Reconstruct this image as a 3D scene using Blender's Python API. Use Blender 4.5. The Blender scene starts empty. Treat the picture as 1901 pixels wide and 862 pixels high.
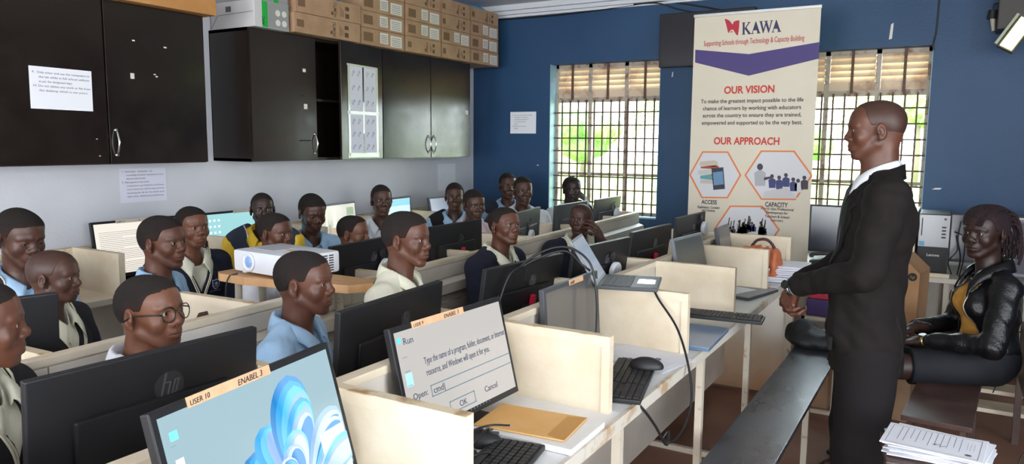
import bpy, bmesh, math, random
import numpy as np
import openvdb as vdb
from mathutils import Vector, Matrix, Euler

random.seed(7)
SC = bpy.context.scene
COL = SC.collection
PI = math.pi
R = math.radians

# ------------------------------------------------------------------ materials
MATS = {}


def _new(name):
    m = bpy.data.materials.new(name)
    m.use_nodes = True
    nt = m.node_tree
    b = nt.nodes['Principled BSDF']
    return m, nt, b


def _noise(nt, scale, detail=3, rough=.5, coord='Object', vec_scale=None):
    tc = nt.nodes.new('ShaderNodeTexCoord')
    src = tc.outputs[coord]
    if vec_scale:
        mp = nt.nodes.new('ShaderNodeMapping')
        mp.inputs['Scale'].default_value = vec_scale
        nt.links.new(src, mp.inputs['Vector'])
        src = mp.outputs[0]
    n = nt.nodes.new('ShaderNodeTexNoise')
    n.inputs['Scale'].default_value = scale
    n.inputs['Detail'].default_value = detail
    n.inputs['Roughness'].default_value = rough
    nt.links.new(src, n.inputs['Vector'])
    return n


def _ramp(nt, fac, stops):
    r = nt.nodes.new('ShaderNodeValToRGB')
    el = r.color_ramp.elements
    while len(el) > 1:
        el.remove(el[-1])
    el[0].position = stops[0][0]
    el[0].color = (*stops[0][1], 1)
    for p, c in stops[1:]:
        e = el.new(p)
        e.color = (*c, 1)
    nt.links.new(fac, r.inputs[0])
    return r


def mat(name, col, rough=.6, metal=0., col2=None, nscale=8, spec=.5, bump=0, bscale=200, lo=.35, hi=.65,
        vec_scale=None, rough2=None, coat=0, emit=None, estr=0, alpha=1, trans=0, sheen=0, detail=4):
    if name in MATS:
        return MATS[name]
    m, nt, b = _new(name)
    b.inputs['Roughness'].default_value = rough
    b.inputs['Metallic'].default_value = metal
    b.inputs['Specular IOR Level'].default_value = spec
    b.inputs['Base Color'].default_value = (*col, 1)
    if col2:
        n = _noise(nt, nscale, detail, .6, vec_scale=vec_scale)
        r = _ramp(nt, n.outputs[0], [(lo, col), (hi, col2)])
        nt.links.new(r.outputs[0], b.inputs['Base Color'])
        if rough2 is not None:
            mr = nt.nodes.new('ShaderNodeMapRange')
            mr.inputs[1].default_value = lo
            mr.inputs[2].default_value = hi
            mr.inputs[3].default_value = rough
            mr.inputs[4].default_value = rough2
            nt.links.new(n.outputs[0], mr.inputs[0])
            nt.links.new(mr.outputs[0], b.inputs['Roughness'])
    if bump:
        n2 = _noise(nt, bscale, 3)
        bp = nt.nodes.new('ShaderNodeBump')
        bp.inputs['Strength'].default_value = bump
        bp.inputs['Distance'].default_value = .01
        nt.links.new(n2.outputs[0], bp.inputs['Height'])
        nt.links.new(bp.outputs[0], b.inputs['Normal'])
    if coat:
        b.inputs['Coat Weight'].default_value = coat
        b.inputs['Coat Roughness'].default_value = .1
    if emit:
        b.inputs['Emission Color'].default_value = (*emit, 1)
        b.inputs['Emission Strength'].default_value = estr
    if trans:
        b.inputs['Transmission Weight'].default_value = trans
    if sheen:
        b.inputs['Sheen Weight'].default_value = sheen
    MATS[name] = m
    return m


# ------------------------------------------------------------------ objects
def tag(o, label=None, cat=None, group=None, kind=None):
    if label: o['label'] = label
    if cat: o['category'] = cat
    if group: o['group'] = group
    if kind: o['kind'] = kind
    return o


def thing(name, label, cat, loc=(0, 0, 0), rz=0, group=None):
    o = bpy.data.objects.new(name, None)
    o.empty_display_size = .05
    COL.objects.link(o)
    o.location = loc
    o.rotation_euler = (0, 0, rz)
    return tag(o, label, cat, group)


def link(name, me, m, parent=None, smooth=False):
    o = bpy.data.objects.new(name, me)
    COL.objects.link(o)
    if m is not None and len(me.materials) == 0:
        for q in (m if isinstance(m, (list, tuple)) else [m]):
            me.materials.append(q)
    if smooth:
        me.polygons.foreach_set('use_smooth', [True] * len(me.polygons))
    if parent is not None:
        o.parent = parent
    return o


def copy_tree(o, parent=None):
    c = o.copy()
    COL.objects.link(c)
    c.parent = parent
    for ch in [x for x in bpy.data.objects if x.parent == o]:
        copy_tree(ch, c)
    return c


class MB:
    """collects shapes and links them as ONE mesh object"""

    def __init__(s):
        s.v = []
        s.f = []
        s.mi = []
        s.cur = 0

    def add(s, vs, fs):
        n = len(s.v)
        s.v += [tuple(v) for v in vs]
        s.f += [tuple(i + n for i in f) for f in fs]
        s.mi += [s.cur] * len(fs)
        return s

    def box(s, x0, y0, z0, x1, y1, z1, M=None, bev=0):
        if bev:
            return s.bbox_(x0, y0, z0, x1, y1, z1, bev, M)
        vs = [(x, y, z) for x in (x0, x1) for y in (y0, y1) for z in (z0, z1)]
        if M: vs = [M @ Vector(v) for v in vs]
        return s.add(vs, [(0, 1, 3, 2), (4, 6, 7, 5), (0, 4, 5, 1), (2, 3, 7, 6), (0, 2, 6, 4), (1, 5, 7, 3)])

    def bbox_(s, x0, y0, z0, x1, y1, z1, b, M=None):
        bm = bmesh.new()
        bmesh.ops.create_cube(bm, size=1)
        for v in bm.verts:
            v.co = Vector((x0 + (v.co.x + .5) * (x1 - x0), y0 + (v.co.y + .5) * (y1 - y0), z0 + (v.co.z + .5) * (z1 - z0)))
        bmesh.ops.bevel(bm, geom=list(bm.edges), offset=b, segments=2, profile=.6, affect='EDGES')
        bm.verts.index_update()
        vs = [v.co.copy() for v in bm.verts]
        fs = [[v.index for v in f.verts] for f in bm.faces]
        bm.free()
        if M: vs = [M @ v for v in vs]
        return s.add(vs, fs)

    def cyl(s, a, b, r0, r1=None, n=16, cap=True):
        a, b = Vector(a), Vector(b)
        if r1 is None: r1 = r0
        d = (b - a).normalized()
        u = d.orthogonal().normalized()
        w = d.cross(u)
        vs = []
        for p, r in ((a, r0), (b, r1)):
            for i in range(n):
                t = 2 * PI * i / n
                vs.append(p + u * math.cos(t) * r + w * math.sin(t) * r)
        fs = [(i, (i + 1) % n, n + (i + 1) % n, n + i) for i in range(n)]
        if cap:
            fs += [tuple(reversed(range(n))), tuple(range(n, 2 * n))]
        return s.add(vs, fs)

    def tube(s, pts, r, n=8):
        pts = [Vector(p) for p in pts]
        rs = r if isinstance(r, (list, tuple)) else [r] * len(pts)
        prev = None
        vs = []
        for i, p in enumerate(pts):
            d = (pts[min(i + 1, len(pts) - 1)] - pts[max(i - 1, 0)])
            d = d.normalized() if d.length > 1e-9 else Vector((0, 0, 1))
            if prev is None:
                u = d.orthogonal().normalized()
            else:
                u = prev - d * prev.dot(d)
                u = u.normalized() if u.length > 1e-6 else d.orthogonal().normalized()
            prev = u
            w = d.cross(u)
            for k in range(n):
                t = 2 * PI * k / n
                vs.append(p + (u * math.cos(t) + w * math.sin(t)) * rs[i])
        fs = []
        for i in range(len(pts) - 1):
            for k in range(n):
                fs.append((i * n + k, i * n + (k + 1) % n, (i + 1) * n + (k + 1) % n, (i + 1) * n + k))
        fs += [tuple(reversed(range(n))), tuple(range((len(pts) - 1) * n, len(pts) * n))]
        return s.add(vs, fs)

    def lathe(s, prof, n=24, M=None):
        vs = []
        for r, z in prof:
            for k in range(n):
                t = 2 * PI * k / n
                v = Vector((r * math.cos(t), r * math.sin(t), z))
                vs.append(M @ v if M else v)
        fs = []
        for i in range(len(prof) - 1):
            for k in range(n):
                fs.append((i * n + k, i * n + (k + 1) % n, (i + 1) * n + (k + 1) % n, (i + 1) * n + k))
        fs += [tuple(reversed(range(n))), tuple(range((len(prof) - 1) * n, len(prof) * n))]
        return s.add(vs, fs)

    def prism(s, poly, z0, z1, M=None):
        """poly: list of (x,y) extruded along z"""
        n = len(poly)
        vs = [Vector((x, y, z0)) for x, y in poly] + [Vector((x, y, z1)) for x, y in poly]
        if M: vs = [M @ v for v in vs]
        fs = [(i, (i + 1) % n, n + (i + 1) % n, n + i) for i in range(n)] + [tuple(reversed(range(n))), tuple(range(n, 2 * n))]
        return s.add(vs, fs)

    def mesh(s, name='m'):
        me = bpy.data.meshes.new(name)
        me.from_pydata([tuple(v) for v in s.v], [], s.f)
        if any(s.mi):
            me.polygons.foreach_set('material_index', s.mi)
        bm = bmesh.new()
        bm.from_mesh(me)
        bmesh.ops.recalc_face_normals(bm, faces=bm.faces)
        bm.to_mesh(me)
        bm.free()
        me.update()
        return me

    def build(s, name, m, parent=None, smooth=False, ang=None):
        me = s.mesh(name)
        o = link(name, me, m, parent, smooth or ang is not None)
        if ang is not None:
            me.set_sharp_from_angle(angle=R(ang))
        return o


def bez(pts, n=24):
    """Catmull-Rom through points"""
    P = [Vector(p) for p in pts]
    P = [P[0] * 2 - P[1]] + P + [P[-1] * 2 - P[-2]]
    out = []
    seg = len(P) - 3
    for i in range(seg):
        for k in range(n):
            t = k / n
            a, b, c, d = P[i:i + 4]
            out.append(.5 * ((2 * b) + (c - a) * t + (2 * a - 5 * b + 4 * c - d) * t * t + (3 * b - a - 3 * c + d) * t ** 3))
    out.append(P[-2].copy())
    return out


def text_mesh(body, size, align='LEFT', extrude=.0004, bold=0, shear=0, spacing=1.0):
    cu = bpy.data.curves.new('t', 'FONT')
    cu.body = body
    cu.size = size
    cu.align_x = align
    cu.extrude = extrude
    cu.offset = bold
    cu.shear = shear
    cu.space_character = spacing
    cu.resolution_u = 3
    o = bpy.data.objects.new('t', cu)
    COL.objects.link(o)
    dg = bpy.context.evaluated_depsgraph_get()
    me = bpy.data.meshes.new_from_object(o.evaluated_get(dg))
    bpy.data.objects.remove(o)
    return me


def text(body, size, M, m, parent, name='lettering', align='LEFT', bold=0, shear=0, spacing=1.0, squash=1.0, fit=None):
    """lettering lying in M's local xy plane"""
    me = text_mesh(body, size, align, .0003, bold, shear, spacing)
    if fit:
        xs = [v.co.x for v in me.vertices]
        w = max(xs) - min(xs)
        squash = fit / w
    me.transform(M @ Matrix.Diagonal((squash, 1, 1, 1)))
    me.materials.clear()
    return link(name, me, m, parent)


def frame(origin, xdir, ydir):
    x = Vector(xdir).normalized()
    z = x.cross(Vector(ydir)).normalized()
    y = z.cross(x)
    M = Matrix((x, y, z)).transposed().to_4x4()
    M.translation = Vector(origin)
    return M


# ------------------------------------------------------------------ signed distance modelling
class SDF:
    def __init__(s, lo, hi, vox):
        s.lo = np.array(lo, float)
        s.vox = vox
        s.n = np.maximum(4, np.ceil((np.array(hi) - s.lo) / vox).astype(int) + 1)
        s.a = np.full(s.n, .05, dtype=np.float32)

    def _win(s, lo, hi):
        i0 = np.clip(np.floor((np.array(lo) - s.lo) / s.vox).astype(int), 0, s.n)
        i1 = np.clip(np.ceil((np.array(hi) - s.lo) / s.vox).astype(int) + 1, 0, s.n)
        if (i1 <= i0).any(): return None
        sl = tuple(slice(i0[k], i1[k]) for k in range(3))
        X = (s.lo[0] + s.vox * np.arange(i0[0], i1[0]))[:, None, None].astype(np.float32)
        Y = (s.lo[1] + s.vox * np.arange(i0[1], i1[1]))[None, :, None].astype(np.float32)
        Z = (s.lo[2] + s.vox * np.arange(i0[2], i1[2]))[None, None, :].astype(np.float32)
        return sl, X, Y, Z

    def _comb(s, sl, d, k, op):
        a = s.a[sl]
        if op == 'add':
            if k > 0:
                h = np.maximum(k - np.abs(a - d), 0) / k
                s.a[sl] = np.minimum(a, d) - h * h * k * .25
            else:
                s.a[sl] = np.minimum(a, d)
        elif op == 'sub':
            d = -d
            if k > 0:
                h = np.maximum(k - np.abs(a - d), 0) / k
                s.a[sl] = np.maximum(a, d) + h * h * k * .25
            else:
                s.a[sl] = np.maximum(a, d)

    def ell(s, c, r, k=.01, op='add', rot=None):
        c = np.array(c, float)
        r = np.array(r, float)
        m = r.max() + k + 3 * s.vox + .012
        w = s._win(c - m, c + m)
        if w is None: return s
        sl, X, Y, Z = w
        x, y, z = X - c[0], Y - c[1], Z - c[2]
        if rot is not None:
            Rm = np.array(Euler(rot).to_matrix()).T if not isinstance(rot, np.ndarray) else rot.T
            x, y, z = (Rm[i, 0] * x + Rm[i, 1] * y + Rm[i, 2] * z for i in range(3))
        k0 = np.sqrt((x / r[0]) ** 2 + (y / r[1]) ** 2 + (z / r[2]) ** 2)
        k1 = np.sqrt((x / r[0] ** 2) ** 2 + (y / r[1] ** 2) ** 2 + (z / r[2] ** 2) ** 2) + 1e-9
        s._comb(sl, k0 * (k0 - 1) / k1, k, op)
        return s

    def cap(s, a, b, ra, rb=None, k=.01, op='add', flat=None):
        """tapered capsule; flat=(axis vector, factor) squeezes it along an axis"""
        a, b = np.array(a, float), np.array(b, float)
        if rb is None: rb = ra
        m = max(ra, rb) + k + 3 * s.vox + .012
        w = s._win(np.minimum(a, b) - m, np.maximum(a, b) + m)
        if w is None: return s
        sl, X, Y, Z = w
        ab = b - a
        L = float(ab @ ab) + 1e-12
        px, py, pz = X - a[0], Y - a[1], Z - a[2]
        t = np.clip((px * ab[0] + py * ab[1] + pz * ab[2]) / L, 0, 1)
        qx, qy, qz = px - t * ab[0], py - t * ab[1], pz - t * ab[2]
        if flat is not None:
            ax, fc = np.array(flat[0], float), flat[1]
            ax = ax / np.linalg.norm(ax)
            dd = (qx * ax[0] + qy * ax[1] + qz * ax[2]) * (fc - 1)
            qx, qy, qz = qx + dd * ax[0], qy + dd * ax[1], qz + dd * ax[2]
        d = np.sqrt(qx * qx + qy * qy + qz * qz) - (ra + (rb - ra) * t)
        s._comb(sl, d, k, op)
        return s

    def chain(s, pts, rs, k=.008, op='add', flat=None):
        for i in range(len(pts) - 1):
            s.cap(pts[i], pts[i + 1], rs[i], rs[i + 1], k, op, flat)
        return s

    def func(s, fn, op='and'):
        w = s._win(s.lo, s.lo + s.n * s.vox)
        sl, X, Y, Z = w
        d = fn(X, Y, Z)
        if op == 'and':
            s.a[sl] = np.maximum(s.a[sl], d)
        elif op == 'off':
            s.a[sl] = s.a[sl] + d
        return s

    def mesh(s, name, M=None, adapt=0.0):
        s.a[0], s.a[-1] = .05, .05
        s.a[:, 0], s.a[:, -1] = .05, .05
        s.a[:, :, 0], s.a[:, :, -1] = .05, .05
        g = vdb.FloatGrid(background=.05)
        g.copyFromArray(s.a)
        g.transform = vdb.createLinearTransform(voxelSize=1.0)
        if adapt:
            P, T, Q = g.convertToPolygons(0.0, adapt)
        else:
            P, Q = g.convertToQuads(0.0)
            T = np.zeros((0, 3), int)
        P = np.array(P, float) * s.vox + s.lo
        me = bpy.data.meshes.new(name)
        fs = [tuple(int(x) for x in q[::-1]) for q in Q] + [tuple(int(x) for x in q[::-1]) for q in T]
        me.from_pydata([tuple(p) for p in P], [], fs)
        me.polygons.foreach_set('use_smooth', [True] * len(me.polygons))
        if M is not None: me.transform(M)
        me.update()
        return me


def join_meshes(mes, name):
    bm = bmesh.new()
    for m in mes:
        bm.from_mesh(m)
    me = bpy.data.meshes.new(name)
    bm.to_mesh(me)
    bm.free()
    for m in mes:
        bpy.data.meshes.remove(m)
    me.polygons.foreach_set('use_smooth', [True] * len(me.polygons))
    return me
# ------------------------------------------------------------------ people
def skin_mat(name, base, lip):
    if name in MATS: return MATS[name]
    m, nt, b = _new(name)
    at = nt.nodes.new('ShaderNodeAttribute')
    at.attribute_name = 'lip'
    ab = nt.nodes.new('ShaderNodeAttribute')
    ab.attribute_name = 'brow'
    n = _noise(nt, 18, 3, .5)
    r = _ramp(nt, n.outputs[0], [(.3, tuple(c * .82 for c in base)), (.7, tuple(min(1, c * 1.2) for c in base))])
    mx = nt.nodes.new('ShaderNodeMixRGB')
    nt.links.new(at.outputs['Fac'], mx.inputs[0])
    nt.links.new(r.outputs[0], mx.inputs[1])
    mx.inputs[2].default_value = (*lip, 1)
    mx2 = nt.nodes.new('ShaderNodeMixRGB')
    nt.links.new(ab.outputs['Fac'], mx2.inputs[0])
    nt.links.new(mx.outputs[0], mx2.inputs[1])
    mx2.inputs[2].default_value = (.012, .008, .007, 1)
    nt.links.new(mx2.outputs[0], b.inputs['Base Color'])
    b.inputs['Roughness'].default_value = .47
    b.inputs['Specular IOR Level'].default_value = .5
    b.inputs['Subsurface Weight'].default_value = .06
    b.inputs['Subsurface Radius'].default_value = (.01, .004, .002)
    b.inputs['Subsurface Scale'].default_value = .5
    n2 = _noise(nt, 260, 2)
    bp = nt.nodes.new('ShaderNodeBump')
    bp.inputs['Strength'].default_value = .12
    bp.inputs['Distance'].default_value = .002
    nt.links.new(n2.outputs[0], bp.inputs['Height'])
    nt.links.new(bp.outputs[0], b.inputs['Normal'])
    MATS[name] = m
    return m


SKINS = [((.102, .037, .020), (.135, .046, .035)), ((.070, .028, .017), (.092, .036, .028)), ((.032, .014, .010), (.050, .021, .018)),
         ((.142, .053, .027), (.170, .057, .040))]


def skin(i):
    return skin_mat('skin_%d' % i, *SKINS[i])


def shaven_mat():
    return mat('hair_shaven', (.040, .016, .010), .52, col2=(.050, .019, .012), nscale=60, lo=.4, hi=.6)


def hair_mat():
    if 'hair' in MATS: return MATS['hair']
    m, nt, b = _new('hair')
    n = _noise(nt, 800, 2, .7)
    r = _ramp(nt, n.outputs[0], [(.35, (.007, .005, .004)), (.68, (.034, .026, .023))])
    at = nt.nodes.new('ShaderNodeAttribute')
    at.attribute_name = 'fade'
    mx = nt.nodes.new('ShaderNodeMixRGB')
    nt.links.new(at.outputs['Fac'], mx.inputs[0])
    nt.links.new(r.outputs[0], mx.inputs[1])
    mx.inputs[2].default_value = (.040, .020, .014, 1)
    nt.links.new(mx.outputs[0], b.inputs['Base Color'])
    b.inputs['Roughness'].default_value = .9
    b.inputs['Specular IOR Level'].default_value = .25
    bp = nt.nodes.new('ShaderNodeBump')
    bp.inputs['Strength'].default_value = .8
    bp.inputs['Distance'].default_value = .004
    nt.links.new(n.outputs[0], bp.inputs['Height'])
    nt.links.new(bp.outputs[0], b.inputs['Normal'])
    MATS['hair'] = m
    return m


def head_field(S, p):
    """adds a head in head coordinates: +Y face, +Z up, centre at mid-height"""
    w = p.get('w', 1.)       # width
    jw = p.get('jaw', 1.)
    ch = p.get('chin', 1.)
    ns = p.get('nose', 1.)
    lp = p.get('lips', 1.)
    lid = p.get('lid', 0.)   # 0 open .. 1 looking down
    S.ell((0, -.018, .036), (.0735 * w, .094, .078), 0)
    S.ell((0, .030, .034), (.062 * w, .058, .066), .03)
    S.ell((0, .030, -.018), (.059 * w, .054, .062), .025)
    S.ell((0, -.050, .010), (.058 * w, .052, .060), .02)
    S.ell((0, .036, -.064), (.043 * jw, .043, .042), .022)
    for s in (-1, 1):
        S.cap((s * .051 * jw, .002, -.050), (s * .020 * jw, .062, -.093 * ch), .014, .013, .022)
        S.ell((s * .040 * w, .058, -.026), (.022, .018, .022), .022)
        S.cap((s * .012, .0835, .025), (s * .044 * w, .068, .021), .0085, .007, .014)
    S.ell((0, .068, -.094 * ch), (.017, .016, .014), .014)
    # sockets
    for s in (-1, 1):
        S.ell((s * .031, .096, .004), (.017, .016, .011), .013, 'sub')
    # nose
    S.cap((0, .080, .014), (0, .0945, -.018), .0075, .0110 * ns, .012)
    S.ell((0, .0950, -.0245), (.0145 * ns, .0120, .0115), .010)
    for s in (-1, 1):
        S.ell((s * .0155 * ns, .0880, -.0290), (.0100 * ns, .0110, .0088), .006)
    # muzzle + lips
    S.ell((0, .068, -.056), (.032, .027, .027), .014)
    for s in (-1, 1):
        S.cap((s * .0265, .0765, -.0600), (s * .008, .0880, -.0550), .0030, .0062 * lp, .005)
        S.cap((s * .0250, .0765, -.0650), (s * .006, .0870, -.0685), .0032, .0070 * lp, .005)
    S.cap((-.008, .0880, -.0550), (.008, .0880, -.0550), .0062 * lp, .0062 * lp, .004)
    S.cap((-.006, .0870, -.0685), (.006, .0870, -.0685), .0070 * lp, .0070 * lp, .004)
    op = p.get('mouth', 0)
    for s in (-1, 1):
        S.cap((s * .0285, .082, -.0628), (0, .0975, -.0622), .0010, .0014 + op, .002, 'sub')
    S.cap((0, .0985, -.036), (0, .0985, -.047), .0022, .0030, .006, 'sub')
    for s in (-1, 1):
        S.ell((s * .0078 * ns, .0935, -.0355), (.0040, .0050, .0032), .002, 'sub')
    # eyelids around the eyeball, then the slit between them
    for s in (-1, 1):
        S.ell((s * .031, .0705, .004), (.0158, .0152, .0140), .005)
        zz = .0035 - .004 * lid
        h = .0058 * (1 - .62 * lid)
        S.ell((s * .0312, .0860, zz), (.0135, .0125, h), .0016, 'sub')
    # ears
    if p.get('ears', 1):
        for s in (-1, 1):
            rot = (R(-12), 0, R(s * -18))
            c = np.array((s * .0765 * w, -.012, -.004))
            S.ell(c, (.0085, .0185, .031), .008, rot=rot)
            S.ell(c + (s * .007, .003, .001), (.0048, .0115, .0200), .003, 'sub', rot=rot)
            S.ell(c + (s * .0055, .010, -.004), (.005, .005, .007), .004)
            S.ell(c + (s * -.001, .004, -.027), (.006, .009, .008), .006)


def attr(me, name, vals):
    a = me.attributes.new(name, 'FLOAT', 'POINT')
    a.data.foreach_set('value', np.asarray(vals, dtype=np.float32))


def coords(me):
    a = np.empty(len(me.vertices) * 3, dtype=np.float32)
    me.vertices.foreach_get('co', a)
    return a.reshape(-1, 3)


def seg_d(P, a, b):
    a, b = np.array(a), np.array(b)
    ab = b - a
    t = np.clip(((P - a) @ ab) / (ab @ ab), 0, 1)
    return np.linalg.norm(P - a - t[:, None] * ab, axis=1)


def make_head(p, necks, vox):
    """necks: list of (a,b,ra,rb) in head coordinates"""
    lo = np.array((-.105, -.125, -.128)); hi = np.array((.105, .125, .125))
    for a, b, ra, rb, *_ in necks:
        for q, r in ((a, ra), (b, rb)):
            lo = np.minimum(lo, np.array(q) - r - .01)
            hi = np.maximum(hi, np.array(q) + r + .01)
    S = SDF(lo, hi, vox)
    head_field(S, p)
    for a, b, ra, rb, k in necks:
        S.cap(a, b, ra, rb, k)
    me = S.mesh('body')
    P = coords(me)
    X = np.abs(P[:, 0])
    Q = np.stack([X, P[:, 1], P[:, 2]], 1)
    d = np.minimum(seg_d(Q, (.0265, .0775, -.0600), (.004, .0890, -.0555)) - .0056, seg_d(Q, (.024, .0775, -.0650), (0, .0885, -.0690)) - .0068)
    lipv = np.clip(.5 - d / .003, 0, 1) * (P[:, 1] > .072)
    bd = np.minimum(seg_d(Q, (.014, .091, .0245), (.030, .086, .0300)), seg_d(Q, (.030, .086, .0300), (.047, .070, .0255)))
    brow = np.clip(1.2 - bd / .0042, 0, 1) * p.get('brow', .7)
    attr(me, 'lip', lipv)
    attr(me, 'brow', brow)
    return me


def make_hair(p, vox):
    w = p.get('w', 1.)
    t = p.get('hair', .0022)
    S = SDF((-.12, -.15, -.10), (.12, .13, .15), vox)
    S.ell((0, -.018, .036), (.0735 * w + t, .094 + t, .078 + t), 0)
    S.ell((0, .030, .034), (.062 * w + t * .8, .058 + t * .5, .066 + t), .03)
    S.ell((0, -.050, .010), (.058 * w + t, .052 + t, .060 + t), .02)
    hl = p.get('hairline', .070)

    def cut(X, Y, Z):
        # keep above a line that runs from the forehead over the temple down to the nape
        ax = np.abs(X)
        front = (hl - .02 * (ax / .07) ** 2) - Z + np.clip((.062 - Y), 0, 1) * -.0
        # temple line: z > a + slope*(y)
        g = np.where(Y > .045, 0., 0.)
        side = (.012 + (Y - .035) * .0) - Z
        # mask surfaces: front region y>.03 -> must be above hairline; middle -> above ear; back -> above nape
        zf = hl - .016 * (ax / .07) ** 2
        zm = .012
        zb = -.046
        tf = np.clip((Y - .022) / .028, 0, 1)
        tf = tf * tf * (3 - 2 * tf)
        tb = np.clip((-.020 - Y) / .030, 0, 1)
        tb = tb * tb * (3 - 2 * tb)
        zl = zm * (1 - tf) + zf * tf
        zl = zl * (1 - tb) + zb * tb
        return (zl - Z) * .55
    k = .010
    w_ = S._win(S.lo, S.lo + S.n * S.vox)
    sl, X, Y, Z = w_
    d = cut(X, Y, Z)
    a = S.a
    h = np.maximum(k - np.abs(a - d), 0) / k
    S.a = np.maximum(a, d) + h * h * k * .25
    # a slightly broken edge
    S.a = (S.a + (.0006 if t > .0015 else 0.) * np.sin(X * 410 + Z * 300) * np.sin(Y * 380 - Z * 350)).astype(np.float32)
    me = S.mesh('hair')
    P = coords(me)
    ax = np.abs(P[:, 0]); Y = P[:, 1]
    tf = np.clip((Y - .022) / .028, 0, 1); tf = tf * tf * (3 - 2 * tf)
    tb = np.clip((-.020 - Y) / .030, 0, 1); tb = tb * tb * (3 - 2 * tb)
    zl = .012 * (1 - tf) + (hl - .016 * (ax / .07) ** 2) * tf
    zl = zl * (1 - tb) - .046 * tb
    fade = np.clip(1 - (P[:, 2] - zl) / (.050 - .034 * tf), 0, 1) * p.get('fade', .8)
    attr(me, 'fade', fade)
    return me


def eye_mesh(r=.0124):
    bm = MB()
    prof = []
    N = 18
    n = 20
    vs, fs = [], []
    vs.append((0, r * 1.03, 0))
    for i in range(1, N):
        t = PI * i / N
        for k in range(n):
            a = 2 * PI * k / n
            vs.append((r * math.sin(t) * math.cos(a), r * math.cos(t), r * math.sin(t) * math.sin(a)))
    vs.append((0, -r, 0))
    mi = []
    for k in range(n):
        fs.append((0, 1 + k, 1 + (k + 1) % n)); mi.append(1)
    for i in range(N - 2):
        for k in range(n):
            fs.append((1 + i * n + k, 1 + (i + 1) * n + k, 1 + (i + 1) * n + (k + 1) % n, 1 + i * n + (k + 1) % n))
            mi.append(1 if i < 2 else 0)
    for k in range(n):
        fs.append((len(vs) - 1, 1 + (N - 2) * n + (k + 1) % n, 1 + (N - 2) * n + k)); mi.append(0)
    me = bpy.data.meshes.new('eye')
    me.from_pydata(vs, [], fs)
    me.polygons.foreach_set('material_index', mi)
    me.polygons.foreach_set('use_smooth', [True] * len(fs))
    me.materials.append(mat('eye_white', (.38, .33, .29), .2))
    me.materials.append(mat('eye_iris', (.010, .006, .005), .08))
    return me


def wrinkle(amp, f, seed):
    a, b, c = seed * 1.7, seed * 2.3, seed * .9

    def fn(X, Y, Z):
        return amp * (np.sin(X * f + Z * f * .6 + a + 2.2 * np.sin(Y * f * .5 + c)) * np.sin(Z * f * .8 - Y * f * .7 + b + 1.8 * np.sin(X * f * .45)))
    return fn


def front_y(S, x, z):
    """front-most surface y at (x,z)"""
    i = int(round((x - S.lo[0]) / S.vox)); k = int(round((z - S.lo[2]) / S.vox))
    i = min(max(i, 0), S.n[0] - 1); k = min(max(k, 0), S.n[2] - 1)
    col = S.a[i, :, k]
    ins = np.where(col < 0)[0]
    if len(ins) == 0: return None
    j = ins[-1]
    if j + 1 < len(col):
        f = col[j] / (col[j] - col[j + 1])
        return S.lo[1] + (j + f) * S.vox
    return S.lo[1] + j * S.vox


def top_z(S, x, y):
    i = int(round((x - S.lo[0]) / S.vox)); k = int(round((y - S.lo[1]) / S.vox))
    col = S.a[i, k, :]
    ins = np.where(col < 0)[0]
    if len(ins) == 0: return None
    j = ins[-1]
    f = col[j] / (col[j] - col[j + 1])
    return S.lo[2] + (j + f) * S.vox


def collar_mesh(zn, sc=1., opn=.022, cy=.0, drop=0.):
    """folded shirt collar round the neck; open at the front"""
    rows_half = []
    # half path from back (t=0) to front point (t=1): 4 rows
    def crv(keys, t):
        P = bez(keys, 8)
        i = min(int(t * (len(P) - 1)), len(P) - 2)
        f = t * (len(P) - 1) - i
        return P[i].lerp(P[i + 1], f)
    K0 = [(0, -.058, zn + .006), (.042, -.040, zn + .004), (.060, .004, zn - .006), (.046, .048, zn - .026), (opn, .074, zn - .052)]
    K1 = [(0, -.062, zn + .044), (.046, -.043, zn + .041), (.064, .004, zn + .026), (.050, .050, zn + .000), (opn + .002, .078, zn - .036)]
    K2 = [(0, -.069, zn + .042), (.052, -.048, zn + .039), (.071, .004, zn + .023), (.057, .055, zn - .004), (opn + .006, .086, zn - .042)]
    K3 = [(0, -.082, zn + .002), (.062, -.058, zn - .002), (.090, .006, zn - .012), (.082, .066, zn - .044), (opn + .030, .101, zn - .100)]
    n = 20
    rows = []
    for K in (K0, K1, K2, K3):
        half = [crv(K, i / n) for i in range(n + 1)]
        full = [Vector((-p.x, p.y, p.z)) for p in reversed(half[1:])] + half
        rows.append(full)
    rows.insert(3, [(a * .5 + b * .5) + Vector(((a - b).x * 0, 0, .004)) for a, b in zip(rows[2], rows[3])])
    vs = [Vector((p.x * sc, p.y * sc + cy, zn + (p.z - zn) * sc)) for r in rows for p in r]
    m = 2 * n + 1
    fs = []
    for i in range(len(rows) - 1):
        for k in range(m - 1):
            fs.append((i * m + k, i * m + k + 1, (i + 1) * m + k + 1, (i + 1) * m + k))
    me = bpy.data.meshes.new('collar')
    me.from_pydata([tuple(v) for v in vs], [], fs)
    me.polygons.foreach_set('use_smooth', [True] * len(fs))
    return me


HAND_OPEN = dict(curl=(.35, .35, .4, .45), thumb=.4)


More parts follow.
